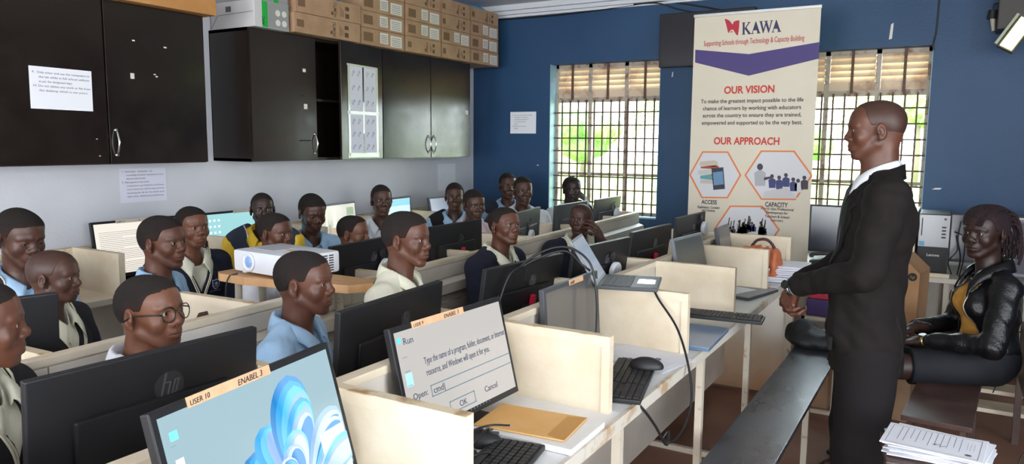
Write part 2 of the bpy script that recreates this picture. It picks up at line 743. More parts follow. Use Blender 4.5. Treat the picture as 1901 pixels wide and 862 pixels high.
def hand_chains(M, side=1, curl=(.5, .55, .6, .65), thumb=.4, spread=.12, sc=1.):
    """five fingers. M: hand frame -> body frame. +Y to the finger tips, +Z back of hand, thumb on side*X"""
    out = []
    base = [(.030, .088), (.010, .093), (-.010, .088), (-.029, .078)]
    lens = [(.040, .025, .020), (.045, .028, .021), (.041, .026, .020), (.032, .020, .018)]
    rad = [.0088, .0090, .0086, .0076]
    for i in range(4):
        bx, by = base[i]
        p = Vector((bx * side, by, 0))
        a = 0.
        yaw = (1.5 - i) * spread * side
        pts = [p.copy()]
        c = curl[i] if isinstance(curl, (tuple, list)) else curl
        for j, L in enumerate(lens[i]):
            a += c * (1.0, 1.25, .8)[j]
            d = Vector((math.sin(yaw) * math.cos(a), math.cos(yaw) * math.cos(a), -math.sin(a)))
            p = p + d * L
            pts.append(p.copy())
        rs = [rad[i] * 1.02, rad[i], rad[i] * .92, rad[i] * .80]
        out.append(([M @ (q * sc) for q in pts], [r * sc for r in rs]))
    # thumb leaves the side of the palm near its base
    t0 = Vector((.022 * side, .022, -.004))
    d1 = Vector((.62 * side, .70, -.25 - thumb * .35)).normalized()
    d2 = Vector(((.38 - thumb * .5) * side, .85, -.30 - thumb * .45)).normalized()
    d3 = Vector(((.18 - thumb * .7) * side, .9, -.32 - thumb * .5)).normalized()
    t1 = t0 + d1 * .042
    t2 = t1 + d2 * .032
    t3 = t2 + d3 * .026
    out.append(([M @ (q * sc) for q in (t0, t1, t2, t3)], [.0125 * sc, .0108 * sc, .0098 * sc, .0082 * sc]))
    palm = []
    for bx, by in base:
        palm.append((M @ (Vector((bx * side * .62, .008, 0)) * sc), M @ (Vector((bx * side, by, 0)) * sc), .0125 * sc, .0098 * sc))
    palm.append((M @ (Vector((.014 * side, .020, -.004)) * sc), M @ (Vector((.030 * side, .062, -.002)) * sc), .013 * sc, .010 * sc))
    return out, palm


def arm_mesh(elbow, wrist, hM, side, vox=.004, sc=1., re=.040, rw=.025, **hk):
    chains, palm = hand_chains(hM, side, sc=sc, **hk)
    P = [np.array(elbow), np.array(wrist)] + [np.array(q) for c, _ in chains for q in c]
    lo = np.min(P, 0) - .05
    hi = np.max(P, 0) + .05
    S = SDF(lo, hi, vox)
    e, w = np.array(elbow), np.array(wrist)
    mid = e * .62 + w * .38
    S.cap(e, mid, re, re * .95, 0)
    S.cap(mid, w, re * .95, rw, .01)
    S.cap(w, np.array(hM @ Vector((0, .02, 0))), rw, .020 * sc, .012)
    for a, b, ra, rb in palm:
        S.cap(a, b, ra, rb, .010)
    for pts, rs in chains:
        S.chain(pts, rs, .0025)
    return S.mesh('arm')


def look(fwd, upv, origin):
    """matrix with +Y along fwd, +Z near upv"""
    y = Vector(fwd).normalized()
    x = y.cross(Vector(upv)).normalized()
    z = x.cross(y)
    M = Matrix((x, y, z)).transposed().to_4x4()
    M.translation = Vector(origin)
    return M


def stripe(name, pts, w, t, m, parent, up=None):
    """flat ribbon along points, lying against a surface"""
    b = MB()
    b.tube(pts, t, 6)
    return b.build(name, m, parent, smooth=True)


CREAM = (.78, .74, .58)


def mats_cloth():
    mat('shirt_blue', (.33, .54, .78), .8, col2=(.42, .62, .84), nscale=14, bump=.25, bscale=500, sheen=.1)
    mat('shirt_white', (.74, .76, .80), .8, col2=(.82, .84, .88), nscale=14, bump=.25, bscale=500)
    mat('shirt_cream', (.74, .72, .56), .8, col2=(.82, .80, .64), nscale=14, bump=.25, bscale=500)
    mat('shirt_yellow', (.85, .55, .04), .8, bump=.25, bscale=500)
    mat('shirt_pink', (.82, .62, .66), .8, bump=.25, bscale=500)
    mat('knit_navy', (.007, .009, .024), .92, col2=(.011, .014, .034), nscale=30, bump=.5, bscale=900)
    mat('knit_slate', (.035, .045, .075), .92, bump=.5, bscale=900)
    mat('knit_dark', (.012, .011, .014), .92, bump=.5, bscale=900)
    mat('stripe_cream', (.72, .68, .52), .9)
    mat('tie_navy', (.012, .016, .040), .6)
    mat('trousers_grey', (.035, .037, .045), .85, bump=.3, bscale=600)
    mat('shoe_black', (.012, .012, .012), .35)


mats_cloth()


def torso_field(S, zn, seat, w, infl, lean, k=.03, belly=0.):
    """trunk from the neck down to the seat, body coordinates (+Y front)"""
    zt = zn
    py = -lean
    zc = zt - .165
    cy = -.004 - lean * .3
    S.ell((0, cy, zc), (.150 * w + infl, .098 + infl, .165 + infl), 0)
    S.ell((0, py * .65 - .008, (zc + seat) * .5), (.132 * w + infl, .098 + belly + infl, .150 + infl), k)
    S.ell((0, py - .01, seat + .085), (.150 * w + infl, .112 + belly + infl, .105 + infl), k)
    for s in (-1, 1):
        S.cap((s * .030, -.012, zt + .000), (s * .150 * w, -.012, zt - .058), .040 + infl, .046 + infl, .03)
        S.ell((s * .062, cy + .055, zc + .045), (.062 + infl, .040 + infl, .050 + infl), .03)


def person(label, head, hyaw, hpitch=0, hroll=0, byaw=None, lean=.03, seat=.44, top='shirt', shirt='shirt_blue', knit=None,
           tie=False, badge=None, hp=None, sk=0, vox=.0035, w=1., glasses=False, gaze=(0, 0), group='pupils sitting at the computer desks',
           hands=None, sleeve='short', neck_fwd=.035, hair_on=True, stripes=True, long_=False, undone=True, scale=1.):
    """a seated person. head: world centre of the head; hyaw: world heading of the face in degrees"""
    hp = dict(hp or {})
    sk_m = skin(sk)
    if byaw is None: byaw = hyaw
    hx, hy, hz = head
    zn = hz - .155 * scale
    # horizontal position of the neck base: the head centre sits a little in front of it
    fb = Vector((math.cos(R(byaw)), math.sin(R(byaw)), 0))
    base = Vector((hx, hy, 0)) - fb * neck_fwd
    root = thing('person', label, 'person', (base.x, base.y, 0), R(byaw - 90), group)
    # ---- head in head frame
    rel = hyaw - byaw
    HM = Matrix.Translation((0, neck_fwd, hz)) @ Euler((R(hpitch), R(hroll), R(rel)), 'YXZ').to_matrix().to_4x4() @ Matrix.Scale(scale, 4)
    HM = Matrix.Translation((0, neck_fwd, hz)) @ Matrix.Rotation(R(rel), 4, 'Z') @ Matrix.Rotation(R(hpitch), 4, 'X') @ Matrix.Rotation(R(hroll), 4, 'Y') @ Matrix.Scale(scale, 4)
    Hi = HM.inverted()
    nk = hp.get('neck', .050)
    a1 = Vector((0, -.028, -.040))
    b1 = Hi @ Vector((0, -.004, zn - .03))
    a2 = Vector((0, -.005, -.055))
    b2 = Hi @ Vector((0, .010, zn - .02))
    b3 = Hi @ Vector((0, .030, zn - .12))
    sL, sR = Hi @ Vector((-.10, -.012, zn - .045)), Hi @ Vector((.10, -.012, zn - .045))
    cols = [(a1, b1, nk, nk * 1.04, .03), (a2, b2, nk * .80, nk * .92, .02), (b2, b3, nk * .9, nk, .02), (b1, sL, .040, .030, .03), (b1, sR, .040, .030, .03)]
    hm = make_head(hp, [(tuple(a), tuple(b), ra, rb, k) for a, b, ra, rb, k in cols], vox)
    hm.transform(HM)
    # ---- limbs
    sh = {s: Vector((s * .158 * w, -.012, zn - .062)) for s in (-1, 1)}
    hands = hands or {}
    arms = []
    spec = {}
    for s in (-1, 1):
        h = hands.get(s)
        if h is None:
            el = Vector((s * (.205 * w), .045, zn - .315))
            wr = Vector((s * .115, .255, max(seat + .155, zn - .40)))
            hM = look((-s * .25, 1, -.15), (s * .15, 0, 1), wr)
            h = dict(elbow=el, wrist=wr, M=hM, curl=(.3, .3, .35, .4))
        spec[s] = h
        kk = {k: v for k, v in h.items() if k not in ('elbow', 'wrist', 'M')}
        arms.append(arm_mesh(h['elbow'], h['wrist'], h['M'], -s, vox=.0042 if hands.get(s) else .006, **kk))
    S = SDF((-.30, -.30, .0), (.30, .62, zn + .03), .014)
    torso_field(S, zn - .012, seat, w, -.012, lean)
    for s in (-1, 1):
        S.cap(sh[s], spec[s]['elbow'], .042, .038, .02)
    kn = {s: Vector((s * .095, .40, seat + .045)) for s in (-1, 1)}
    an = {s: Vector((s * .10, .40, .09)) for s in (-1, 1)}
    for s in (-1, 1):
        S.cap((s * .08, -lean, seat + .07), kn[s], .070, .052, .02)
        S.cap(kn[s], an[s], .050, .034, .02)
    body = join_meshes([hm] + arms + [S.mesh('tr')], 'body')
    for nme in ('lip', 'brow'):
        if nme not in body.attributes:
            attr(body, nme, np.zeros(len(body.vertices)))
    link('body', body, sk_m, root)
    # ---- hair, eyes
    if hair_on:
        hmesh = make_hair(hp, vox)
        hmesh.transform(HM)
        link('hair', hmesh, shaven_mat() if hp.get('hair', 1) < .0015 else hair_mat(), root)
    for s in (-1, 1):
        em = eye_mesh()
        em.transform(HM @ Matrix.Translation((s * .031, .0708, .0038)) @ Matrix.Rotation(R(gaze[0]), 4, 'Z') @ Matrix.Rotation(R(gaze[1] - 18 * hp.get('lid', 0)), 4, 'X'))
        link('eye', em, None, root)
    if glasses:
        g = MB()
        for s in (-1, 1):
            ring = [Vector((s * .033 + .0235 * math.cos(t), .0975 - .25 * max(0, s * .0235 * math.cos(t)), .002 + .0225 * math.sin(t))) for t in [2 * PI * i / 32 for i in range(33)]]
            g.tube([HM @ p for p in ring], .0014, 8)
            g.tube([HM @ Vector(p) for p in ((s * .0565, .0915, .005), (s * .069, .080, .007), (s * .0775, .03, .006), (s * .083, -.005, .002), (s * .084, -.022, -.010))], .0019, 8)
        g.tube([HM @ Vector(p) for p in ((-.0105, .0975, .006), (-.005, .1000, .009), (.005, .1000, .009), (.0105, .0975, .006))], .0015, 8)
        go = g.build('glasses', mat('spectacle_frame', (.01, .01, .01), .25), root, smooth=True)
        go['label'] = 'round thin black rimmed glasses'
        lens = mat('lens_glass', (1, 1, 1), .02, trans=1, spec=.5)
        lens.node_tree.nodes['Principled BSDF'].inputs['IOR'].default_value = 1.08
        for s in (-1, 1):
            L = MB()
            Mx = HM @ Matrix.Translation((s * .033, .0955, .002)) @ Matrix.Rotation(R(-7 * s), 4, 'Z') @ Matrix.Rotation(R(90), 4, 'X')
            L.lathe([(.0002, -.0008), (.0225, -.0006), (.0225, .0006), (.0002, .0008)], 28, Mx)
            L.build('lens', lens, go, smooth=False)
    # ---- shirt
    slv = .62 if sleeve == 'short' else 1.
    cl = root
    S = SDF((-.36, -.28, seat - .06), (.36, .50, zn + .09), .0065 if vox > .003 else .0055)
    torso_field(S, zn, seat, w, .004, lean)
    for s in (-1, 1):
        e = spec[s]['elbow']
        end = sh[s].lerp(e, slv)
        S.cap(sh[s], end, .056, .058 if slv < 1 else .048, .028)
        if slv == 1.:
            S.cap(e, Vector(e).lerp(spec[s]['wrist'], .90), .047, .034, .02)
    S.func(wrinkle(.0028, 38, hx * 7 + hy * 3), 'off')
    S.func(wrinkle(.0012, 95, hx * 3 + hy * 5), 'off')
    S.cap((0, .004, zn - .035), (0, .018, zn + .16), .056, .070, .006, 'sub')
    S.cap((0, .085, zn + .01), (0, .118, zn - (.115 if undone else .05)), .026, .004, .004, 'sub')
    smesh = S.mesh('shirt')
    so = link('shirt', smesh, MATS[shirt], root)
    cm = collar_mesh(zn, 1.0, .022 if undone else .010)
    co = link('collar', cm, MATS[shirt], so)
    md = co.modifiers.new('s', 'SOLIDIFY')
    md.thickness = .0035
    md.offset = 0
    # placket and buttons
    b = MB()
    for i in range(3):
        z = zn - .15 - i * .075
        y = front_y(S, 0, z)
        if y is None: continue
        b.cyl((0, y - .001, z), (0, y + .003, z), .0045, n=10)
    if b.v: b.build('button', mat('button_white', (.7, .7, .66), .4), so)
    # ---- knitwear over the shirt
    if knit:
        K = SDF((-.38, -.30, seat - .06), (.38, .52, zn + .09), .0065 if vox > .003 else .0055)
        torso_field(K, zn, seat, w, .013, lean)
        for s in (-1, 1):
            e = spec[s]['elbow']
            if not long_ and sleeve == 'vest':
                K.cap((s * .045, -.012, zn - .004), (s * .118 * w, -.012, zn - .050), .060, .074, .02)
                continue
            K.cap(sh[s], e, .064, .056, .028)
            K.cap(e, Vector(e).lerp(spec[s]['wrist'], .88), .056, .040, .02)
        K.func(wrinkle(.003, 32, hx * 5 + hy), 'off')
        K.cap((0, .000, zn - .030), (0, .010, zn + .16), .078, .086, .006, 'sub')
        vz = zn - .185

        def vcut(X, Y, Z):
            hw = np.clip((Z - vz) / (zn + .01 - vz), 0, 1.2) ** 1.15 * .088
            return np.where(Y > -.01, (hw - np.abs(X)) * .8, -.05)
        K.func(vcut, 'and')
        ko = link('sweater' if sleeve != 'vest' else 'vest', K.mesh('knit'), MATS[knit], root)
        if stripes:
            for j, off in enumerate((.012, .021)):
                b = MB()
                for s in (-1, 1):
                    pts = []
                    for t in np.linspace(0, 1, 22):
                        # V edge in the front view, from the side of the neck to the point
                        x = s * (.088 * (1 - t) ** 1.15 + off * .75)
                        z = zn + .01 - .195 * t - off * .9 * t
                        if t > .99: x = 0.; z = zn - .185 - off * 1.5
                        y = front_y(K, x, z)
                        if t < .25:
                            yy = .0 + .055 * t / .25
                            zz = top_z(K, x, yy)
                            if zz is not None:
                                pts.append(Vector((x, yy, zz + .0005)))
                            continue
                        if y is not None and y > .02:
                            pts.append(Vector((x, y + .0005, z)))
                    if len(pts) > 3: b.tube(pts, .0030, 6)
                if b.v:
                    b.build('stripe', MATS['stripe_cream'], ko, smooth=True)
        surf = K
        hold = ko
    else:
        surf = S
        hold = so
    if tie:
        pts = []
        for t in np.linspace(0, 1, 14):
            z = zn - .050 - .24 * t
            y = front_y(S, 0, z)
            y = max(.072, (y or 0) + .004) if not undone else (y or .08) + .004
            pts.append((y, z, .012 + .016 * t if t > .1 else .016))
        vs, fs = [], []
        for y, z, hw in pts:
            vs += [(-hw, y, z), (0, y + .004, z), (hw, y, z)]
        for i in range(len(pts) - 1):
            fs += [(i * 3, i * 3 + 1, i * 3 + 4, i * 3 + 3), (i * 3 + 1, i * 3 + 2, i * 3 + 5, i * 3 + 4)]
        me = bpy.data.meshes.new('tie')
        me.from_pydata(vs, [], fs)
        t_o = link('tie', me, MATS['tie_navy'], root, True)
        md = t_o.modifiers.new('s', 'SOLIDIFY'); md.thickness = .004
    if badge:
        bs, bx, bz = badge      # size, x, z below neck
        cx, cz = bx, zn - bz
        y0 = front_y(surf, cx, cz) or .1
        yl = front_y(surf, cx - .02, cz) or y0
        yr = front_y(surf, cx + .02, cz) or y0
        zt = front_y(surf, cx, cz + .02) or y0
        zb_ = front_y(surf, cx, cz - .02) or y0
        xd = Vector((.04, yr - yl, 0)); yd = Vector((0, zt - zb_, .04))
        M = frame((cx, y0 + .004, cz), xd * 1, yd)
        # +z of this frame must look forward
        if (M.to_3x3() @ Vector((0, 0, 1))).y < 0:
            M = frame((cx, y0 + .004, cz), -xd, yd)

        def shield(q, z):
            pts = [(-1, .95), (-.5, .82), (0, 1), (.5, .82), (1, .95), (.86, .2), (.8, -.35), (.4, -.85), (0, -1.1), (-.4, -.85), (-.8, -.35), (-.86, .2)]
            return [(x * q, y * q) for x, y in pts], z
        P_, z_ = shield(bs, 0)
        b = MB().prism(P_, 0, .0015, M)
        bo = b.build('badge', mat('badge_grey', (.45, .47, .55), .7), hold)
        P_, z_ = shield(bs * .82, 0)
        MB().prism(P_, .0015, .0022, M).build('shield', mat('badge_navy', (.03, .035, .12), .7), bo)
        b = MB().prism([(0, .45 * bs), (.42 * bs, .1 * bs), (0, -.12 * bs), (-.42 * bs, .1 * bs)], .0022, .0028, M)
        b.prism([(-.35 * bs, -.3 * bs), (.35 * bs, -.3 * bs), (.28 * bs, -.42 * bs), (-.28 * bs, -.42 * bs)], .0022, .0028, M)
        b.build('emblem', mat('badge_light', (.6, .62, .66), .7), bo)
        b = MB().prism([(-1.2 * bs, -1.2 * bs), (1.2 * bs, -1.2 * bs), (1.35 * bs, -1.45 * bs), (.9 * bs, -1.38 * bs), (-.9 * bs, -1.38 * bs), (-1.35 * bs, -1.45 * bs)], .0, .0014, M)
        b.build('scroll', mat('badge_scroll', (.10, .10, .16), .7), bo)
    # ---- trousers and shoes
    T = SDF((-.24, -.24, .03), (.24, .56, seat + .22), .011)
    T.ell((0, -lean - .01, seat + .085), (.150 * w, .115, .105), 0)
    for s in (-1, 1):
        T.cap((s * .080, -lean, seat + .075), kn[s], .080, .064, .03)
        T.cap(kn[s], an[s], .062, .055, .02)
    link('trousers', T.mesh('trousers'), MATS['trousers_grey'], root)
    for s in (-1, 1):
        F = SDF((s * .10 - .07, .30, -.01), (s * .10 + .07, .60, .13), .008)
        F.cap((s * .10, .395, .085), (s * .10, .395, .045), .042, .040, 0)
        F.cap((s * .10, .395, .035), (s * .105, .52, .030), .038, .032, .03)
        F.func(lambda X, Y, Z: (.003 - Z) + 0 * X + 0 * Y, 'and')
        link('shoe', F.mesh('shoe'), MATS['shoe_black'], root)
    return root
# ------------------------------------------------------------------ the standing man and the seated woman
def base_head(root, hp, HM, necks, vox, skm, arms, extra, gaze=(0, 0), hair=True):
    hm = make_head(hp, necks, vox)
    hm.transform(HM)
    body = join_meshes([hm] + arms + extra, 'body')
    for nme in ('lip', 'brow'):
        if nme not in body.attributes:
            attr(body, nme, np.zeros(len(body.vertices)))
    link('body', body, skm, root)
    if hair:
        h = make_hair(hp, vox)
        h.transform(HM)
        link('hair', h, shaven_mat() if hp.get('hair', 1) < .0015 else hair_mat(), root)
    for s in (-1, 1):
        em = eye_mesh()
        em.transform(HM @ Matrix.Translation((s * .031, .0708, .0038)) @ Matrix.Rotation(R(gaze[0]), 4, 'Z') @ Matrix.Rotation(R(gaze[1]), 4, 'X'))
        link('eye', em, None, root)


def watch(root, at, axis, r, face_dir, strap, name='wristwatch', label=None):
    """strap ring round the wrist and a round dial"""
    ax = Vector(axis).normalized()
    fd = Vector(face_dir)
    fd = (fd - ax * fd.dot(ax)).normalized()
    M = look(ax, fd, at)     # +Y along the arm, +Z toward the dial
    w = tag(thing(name, None, None), None)
    return M


def standing_man(label, head, hyaw, byaw):
    hx, hy, hz = head
    sc = .94
    zn = hz - .158
    fb = Vector((math.cos(R(byaw)), math.sin(R(byaw)), 0))
    base = Vector((hx, hy, 0)) - fb * .020
    root = thing('person', label, 'person', (base.x, base.y, 0), R(byaw - 90))
    HM = Matrix.Translation((0, .020, hz)) @ Matrix.Rotation(R(hyaw - byaw), 4, 'Z') @ Matrix.Rotation(R(-3), 4, 'X') @ Matrix.Scale(sc, 4)
    Hi = HM.inverted()
    hp = dict(hair=.0012, hairline=.088, jaw=1.08, w=1.04, nose=1.1, neck=.056, lips=.95, chin=1.0)
    necks = [((0, -.030, -.040), tuple(Hi @ Vector((0, -.012, zn - .03))), .057, .060, .03),
             ((0, -.005, -.055), tuple(Hi @ Vector((0, .010, zn - .02))), .046, .054, .02),
             (tuple(Hi @ Vector((0, -.012, zn - .03))), tuple(Hi @ Vector((0, .0, zn - .12))), .055, .05, .02)]
    wr = {-1: Vector((-.055, .262, zn - .425)), 1: Vector((.050, .255, zn - .435))}
    el = {-1: Vector((-.238, .035, zn - .330)), 1: Vector((.238, .035, zn - .330))}
    sh = {s: Vector((s * .178, -.022, zn - .075)) for s in (-1, 1)}
    hM = {-1: look((.40, .30, -.86), (-.65, .70, .05), wr[-1]), 1: look((-.42, .25, -.86), (.60, .78, .05), wr[1])}
    arms = [arm_mesh(el[-1], wr[-1], hM[-1], 1, vox=.0032, curl=(.45, .5, .55, .6), thumb=.7),
            arm_mesh(el[1], wr[1], hM[1], -1, vox=.0032, curl=(.75, .8, .85, .9), thumb=.5)]
    S = SDF((-.30, -.22, 0), (.30, .30, zn + .03), .014)
    S.ell((0, -.01, zn - .2), (.15, .10, .18), 0)
    S.ell((0, .012, zn - .42), (.12, .09, .18), .03)
    S.ell((0, .005, zn - .58), (.13, .09, .12), .03)
    for s in (-1, 1):
        S.cap(sh[s], el[s], .044, .04, .02)
        S.cap((s * .085, .0, zn - .62), (s * .10, .005, zn - 1.0), .066, .055, .02)
        S.cap((s * .10, .005, zn - 1.0), (s * .11, -.005, .09), .055, .036, .02)
    base_head(root, hp, HM, necks, .0026, skin(0), arms, [S.mesh('t')], gaze=(0, -4))
    # shirt with collar and cuffs
    S = SDF((-.28, -.2, zn - .55), (.28, .25, zn + .08), .006)
    S.ell((0, -.002, zn - .18), (.158, .108, .18), 0)
    S.ell((0, .014, zn - .40), (.136, .104, .17), .03)
    for s in (-1, 1):
        S.cap((s * .03, -.018, zn - .01), (s * .155, -.018, zn - .07), .045, .050, .03)
    S.cap((0, -.006, zn - .04), (0, .012, zn + .14), .062, .075, .006, 'sub')
    so = link('shirt', S.mesh('shirt'), MATS['shirt_white'], root)
    cm = collar_mesh(zn + .010, .96, .008, cy=-.004)
    co = link('collar', cm, MATS['shirt_white'], so)
    md = co.modifiers.new('s', 'SOLIDIFY'); md.thickness = .004; md.offset = 0
    b = MB()
    ty = [(.082, zn - .035, .017), (.096, zn - .06, .014), (.110, zn - .12, .020), (.118, zn - .22, .030), (.122, zn - .30, .036), (.122, zn - .42, .040)]
    vs, fs = [], []
    for y, z, hw in ty:
        vs += [(-hw, y, z), (0, y + .006, z), (hw, y, z)]
    for i in range(len(ty) - 1):
        fs += [(i * 3, i * 3 + 1, i * 3 + 4, i * 3 + 3), (i * 3 + 1, i * 3 + 2, i * 3 + 5, i * 3 + 4)]
    me = bpy.data.meshes.new('tie'); me.from_pydata(vs, [], fs)
    to = link('tie', me, mat('tie_dark', (.012, .012, .016), .5), root, True)
    md = to.modifiers.new('s', 'SOLIDIFY'); md.thickness = .006
    suit = mat('suit_black', (.0095, .0072, .0068), .8, col2=(.013, .0098, .0094), nscale=20, bump=.3, bscale=700, spec=.2)
    J = SDF((-.36, -.26, zn - .76), (.36, .34, zn + .08), .0055)
    J.ell((0, -.012, zn - .19), (.176, .126, .20), 0)
    J.ell((0, .012, zn - .40), (.160, .134, .20), .04)
    J.ell((0, .006, zn - .56), (.170, .130, .17), .04)
    J.cap((-.05, .004, zn - .60), (-.05, .004, zn - .74), .124, .126, .03)
    J.cap((.05, .004, zn - .60), (.05, .004, zn - .74), .124, .126, .03)
    for s in (-1, 1):
        J.cap((s * .045, -.022, zn - .018), (s * .170, -.022, zn - .072), .050, .062, .03)
        J.cap(sh[s], el[s], .070, .058, .03)
        J.cap(el[s], Vector(el[s]).lerp(wr[s], .90), .057, .041, .022)
        J.cap((s * .10, .095, zn - .60), (s * .06, .105, zn - .40), .045, .03, .03)
    J.func(wrinkle(.0055, 24, 3.1), 'off')
    J.func(wrinkle(.0028, 58, 1.3), 'off')
    zb = zn - .72
    J.func(lambda X, Y, Z: (zb - Z) + 0 * X + 0 * Y, 'and')
    # hollow below, vent and front opening
    J.cap((0, -.006, zn - .04), (0, .006, zn + .16), .070, .082, .006, 'sub')
    zv, zt = zn - .36, zn + .0

    def vopen(X, Y, Z):
        hw = np.clip((Z - zv) / (zt - zv), 0, 1.15) * .070
        return np.where(Y > .0, (hw - np.abs(X)) * .9, -.05)
    J.func(vopen, 'and')

    def slit(X, Y, Z):
        hw = np.where(Z < zn - .50, .0045, 0)
        d = hw - np.abs(np.abs(X) - .112) + 0 * Z
        return np.where((Y < -.02) & (hw > 0), d, -.05)
    J.func(slit, 'and')
    jo = link('suit_jacket', J.mesh('jacket'), suit, root)
    # lapels
    for s in (-1, 1):
        pts = []
        inner, outer = [], []
        for i in range(13):
            t = i / 12
            z = zn + .005 - .355 * t
            hw = max(.002, (z - zv) / (zt - zv) * .070)
            wd = .022 + .050 * math.sin(PI * min(1, t * 1.12 + .02)) ** .8 if t < .9 else .022 * (1 - t) * 10
            if .28 < t < .36: wd *= .72
            xi, xo = s * hw, s * (hw + wd)
            yi = front_y(J, xi + s * .006, z) or .05
            yo = front_y(J, xo, z) or .05
            inner.append(Vector((xi, yi + .006, z)))
            outer.append(Vector((xo, yo + .005, z - .012)))
        vs = inner + outer
        n = len(inner)
        fs = [(i, i + 1, n + i + 1, n + i) for i in range(n - 1)]
        me = bpy.data.meshes.new('lapel'); me.from_pydata([tuple(v) for v in vs], [], fs)
        lo = link('lapel', me, mat('suit_lapel', (.007, .006, .006), .75, spec=.2), jo, True)
        md = lo.modifiers.new('s', 'SOLIDIFY'); md.thickness = .004; md.offset = 0
    # jacket collar round the back of the neck
    b = MB()
    ring = [Vector((.088 * math.sin(t), -.080 * math.cos(t) - .004, zn + .040 - .026 * (1 - math.cos(t)) ** 1)) for t in np.linspace(-1.75, 1.75, 30)]
    ring2 = [Vector((p.x * 1.14, p.y * 1.08, p.z - .052)) for p in ring]
    n = len(ring)
    me = bpy.data.meshes.new('c'); me.from_pydata([tuple(v) for v in ring + ring2], [], [(i, i + 1, n + i + 1, n + i) for i in range(n - 1)])
    lo = link('jacket_collar', me, MATS['suit_lapel'], jo, True)
    md = lo.modifiers.new('s', 'SOLIDIFY'); md.thickness = .006; md.offset = 0
    # welt pocket and side pocket flap on the near side
    for s in (-1, 1):
        y0f = front_y(J, s * .12, zn - .60)
        if y0f:
            MB().box(s * .12 - .055, y0f - .012, zn - .625, s * .12 + .055, y0f + .004, zn - .575, bev=.004).build('pocket_flap', MATS['suit_lapel'], jo)
    for k in range(3):      # sleeve buttons
        p = Vector(el[-1]).lerp(wr[-1], .60 + k * .10)
        d = Vector((-1, -.5, -.2)).normalized()
        MB().cyl(p + d * (.047 - k * .002), p + d * (.052 - k * .002), .0075, n=12).build('button', mat('button_black', (.02, .018, .016), .2), jo, ang=40)
    for z in (zn - .385, zn - .50):
        y = front_y(J, .012, z)
        MB().cyl((.012, y - .002, z), (.012, y + .004, z), .010, n=14).build('button', MATS['button_black'], jo, ang=40)
    for s in (-1, 1):       # white cuffs
        a = Vector(el[s]).lerp(wr[s], .86); c = Vector(el[s]).lerp(wr[s], .985)
        MB().cyl(a, c, .0385, .0365, 24, cap=False).build('cuff', MATS['shirt_white'], so, smooth=True).modifiers.new('s', 'SOLIDIFY').thickness = .003
    # trousers
    T = SDF((-.26, -.22, .0), (.26, .30, zn - .5), .008)
    T.ell((0, .0, zn - .62), (.158, .118, .13), 0)
    for s in (-1, 1):
        T.cap((s * .080, .0, zn - .66), (s * .098, .010, zn - .98), .106, .092, .03)
        T.cap((s * .098, .010, zn - .98), (s * .108, -.005, .10), .092, .078, .02)
        T.cap((s * .098, .078, zn - .98), (s * .108, .060, .12), .022, .018, .03)
    T.func(lambda X, Y, Z: (.045 - Z) + 0 * X + 0 * Y, 'and')
    T.func(wrinkle(.0025, 24, 5.1), 'off')
    link('trousers', T.mesh('trousers'), mat('suit_trousers', (.012, .010, .0105), .85, spec=.2, bump=.3, bscale=700), root)
    for s in (-1, 1):
        F = SDF((s * .115 - .08, -.10, -.01), (s * .115 + .08, .31, .14), .006)
        F.cap((s * .108, .0, .08), (s * .108, .0, .04), .042, .042, 0)
        F.cap((s * .108, .0, .038), (s * .125, .18, .030), .040, .034, .03)
        F.func(lambda X, Y, Z: (.002 - Z) + 0 * X + 0 * Y, 'and')
        link('shoe', F.mesh('shoe'), MATS['shoe_black'], root)
    # watch on the left wrist
    M = look((wr[-1] - el[-1]), (-.7, .5, .4), wr[-1] + (wr[-1] - el[-1]).normalized() * .012)
    b = MB()
    b.lathe([(.031, -.008), (.034, -.006), (.034, .006), (.031, .008)], 28, M @ Matrix.Rotation(R(-90), 4, 'X'))
    wo = b.build('wristwatch', mat('watch_steel', (.35, .35, .36), .25, 1.), root, smooth=True)
    MB().lathe([(.001, .030), (.0165, .030), (.0175, .034), (.0165, .040), (.001, .040)], 24, M).build('watch_dial', mat('watch_dark', (.02, .025, .02), .15), wo, ang=40)
    return root


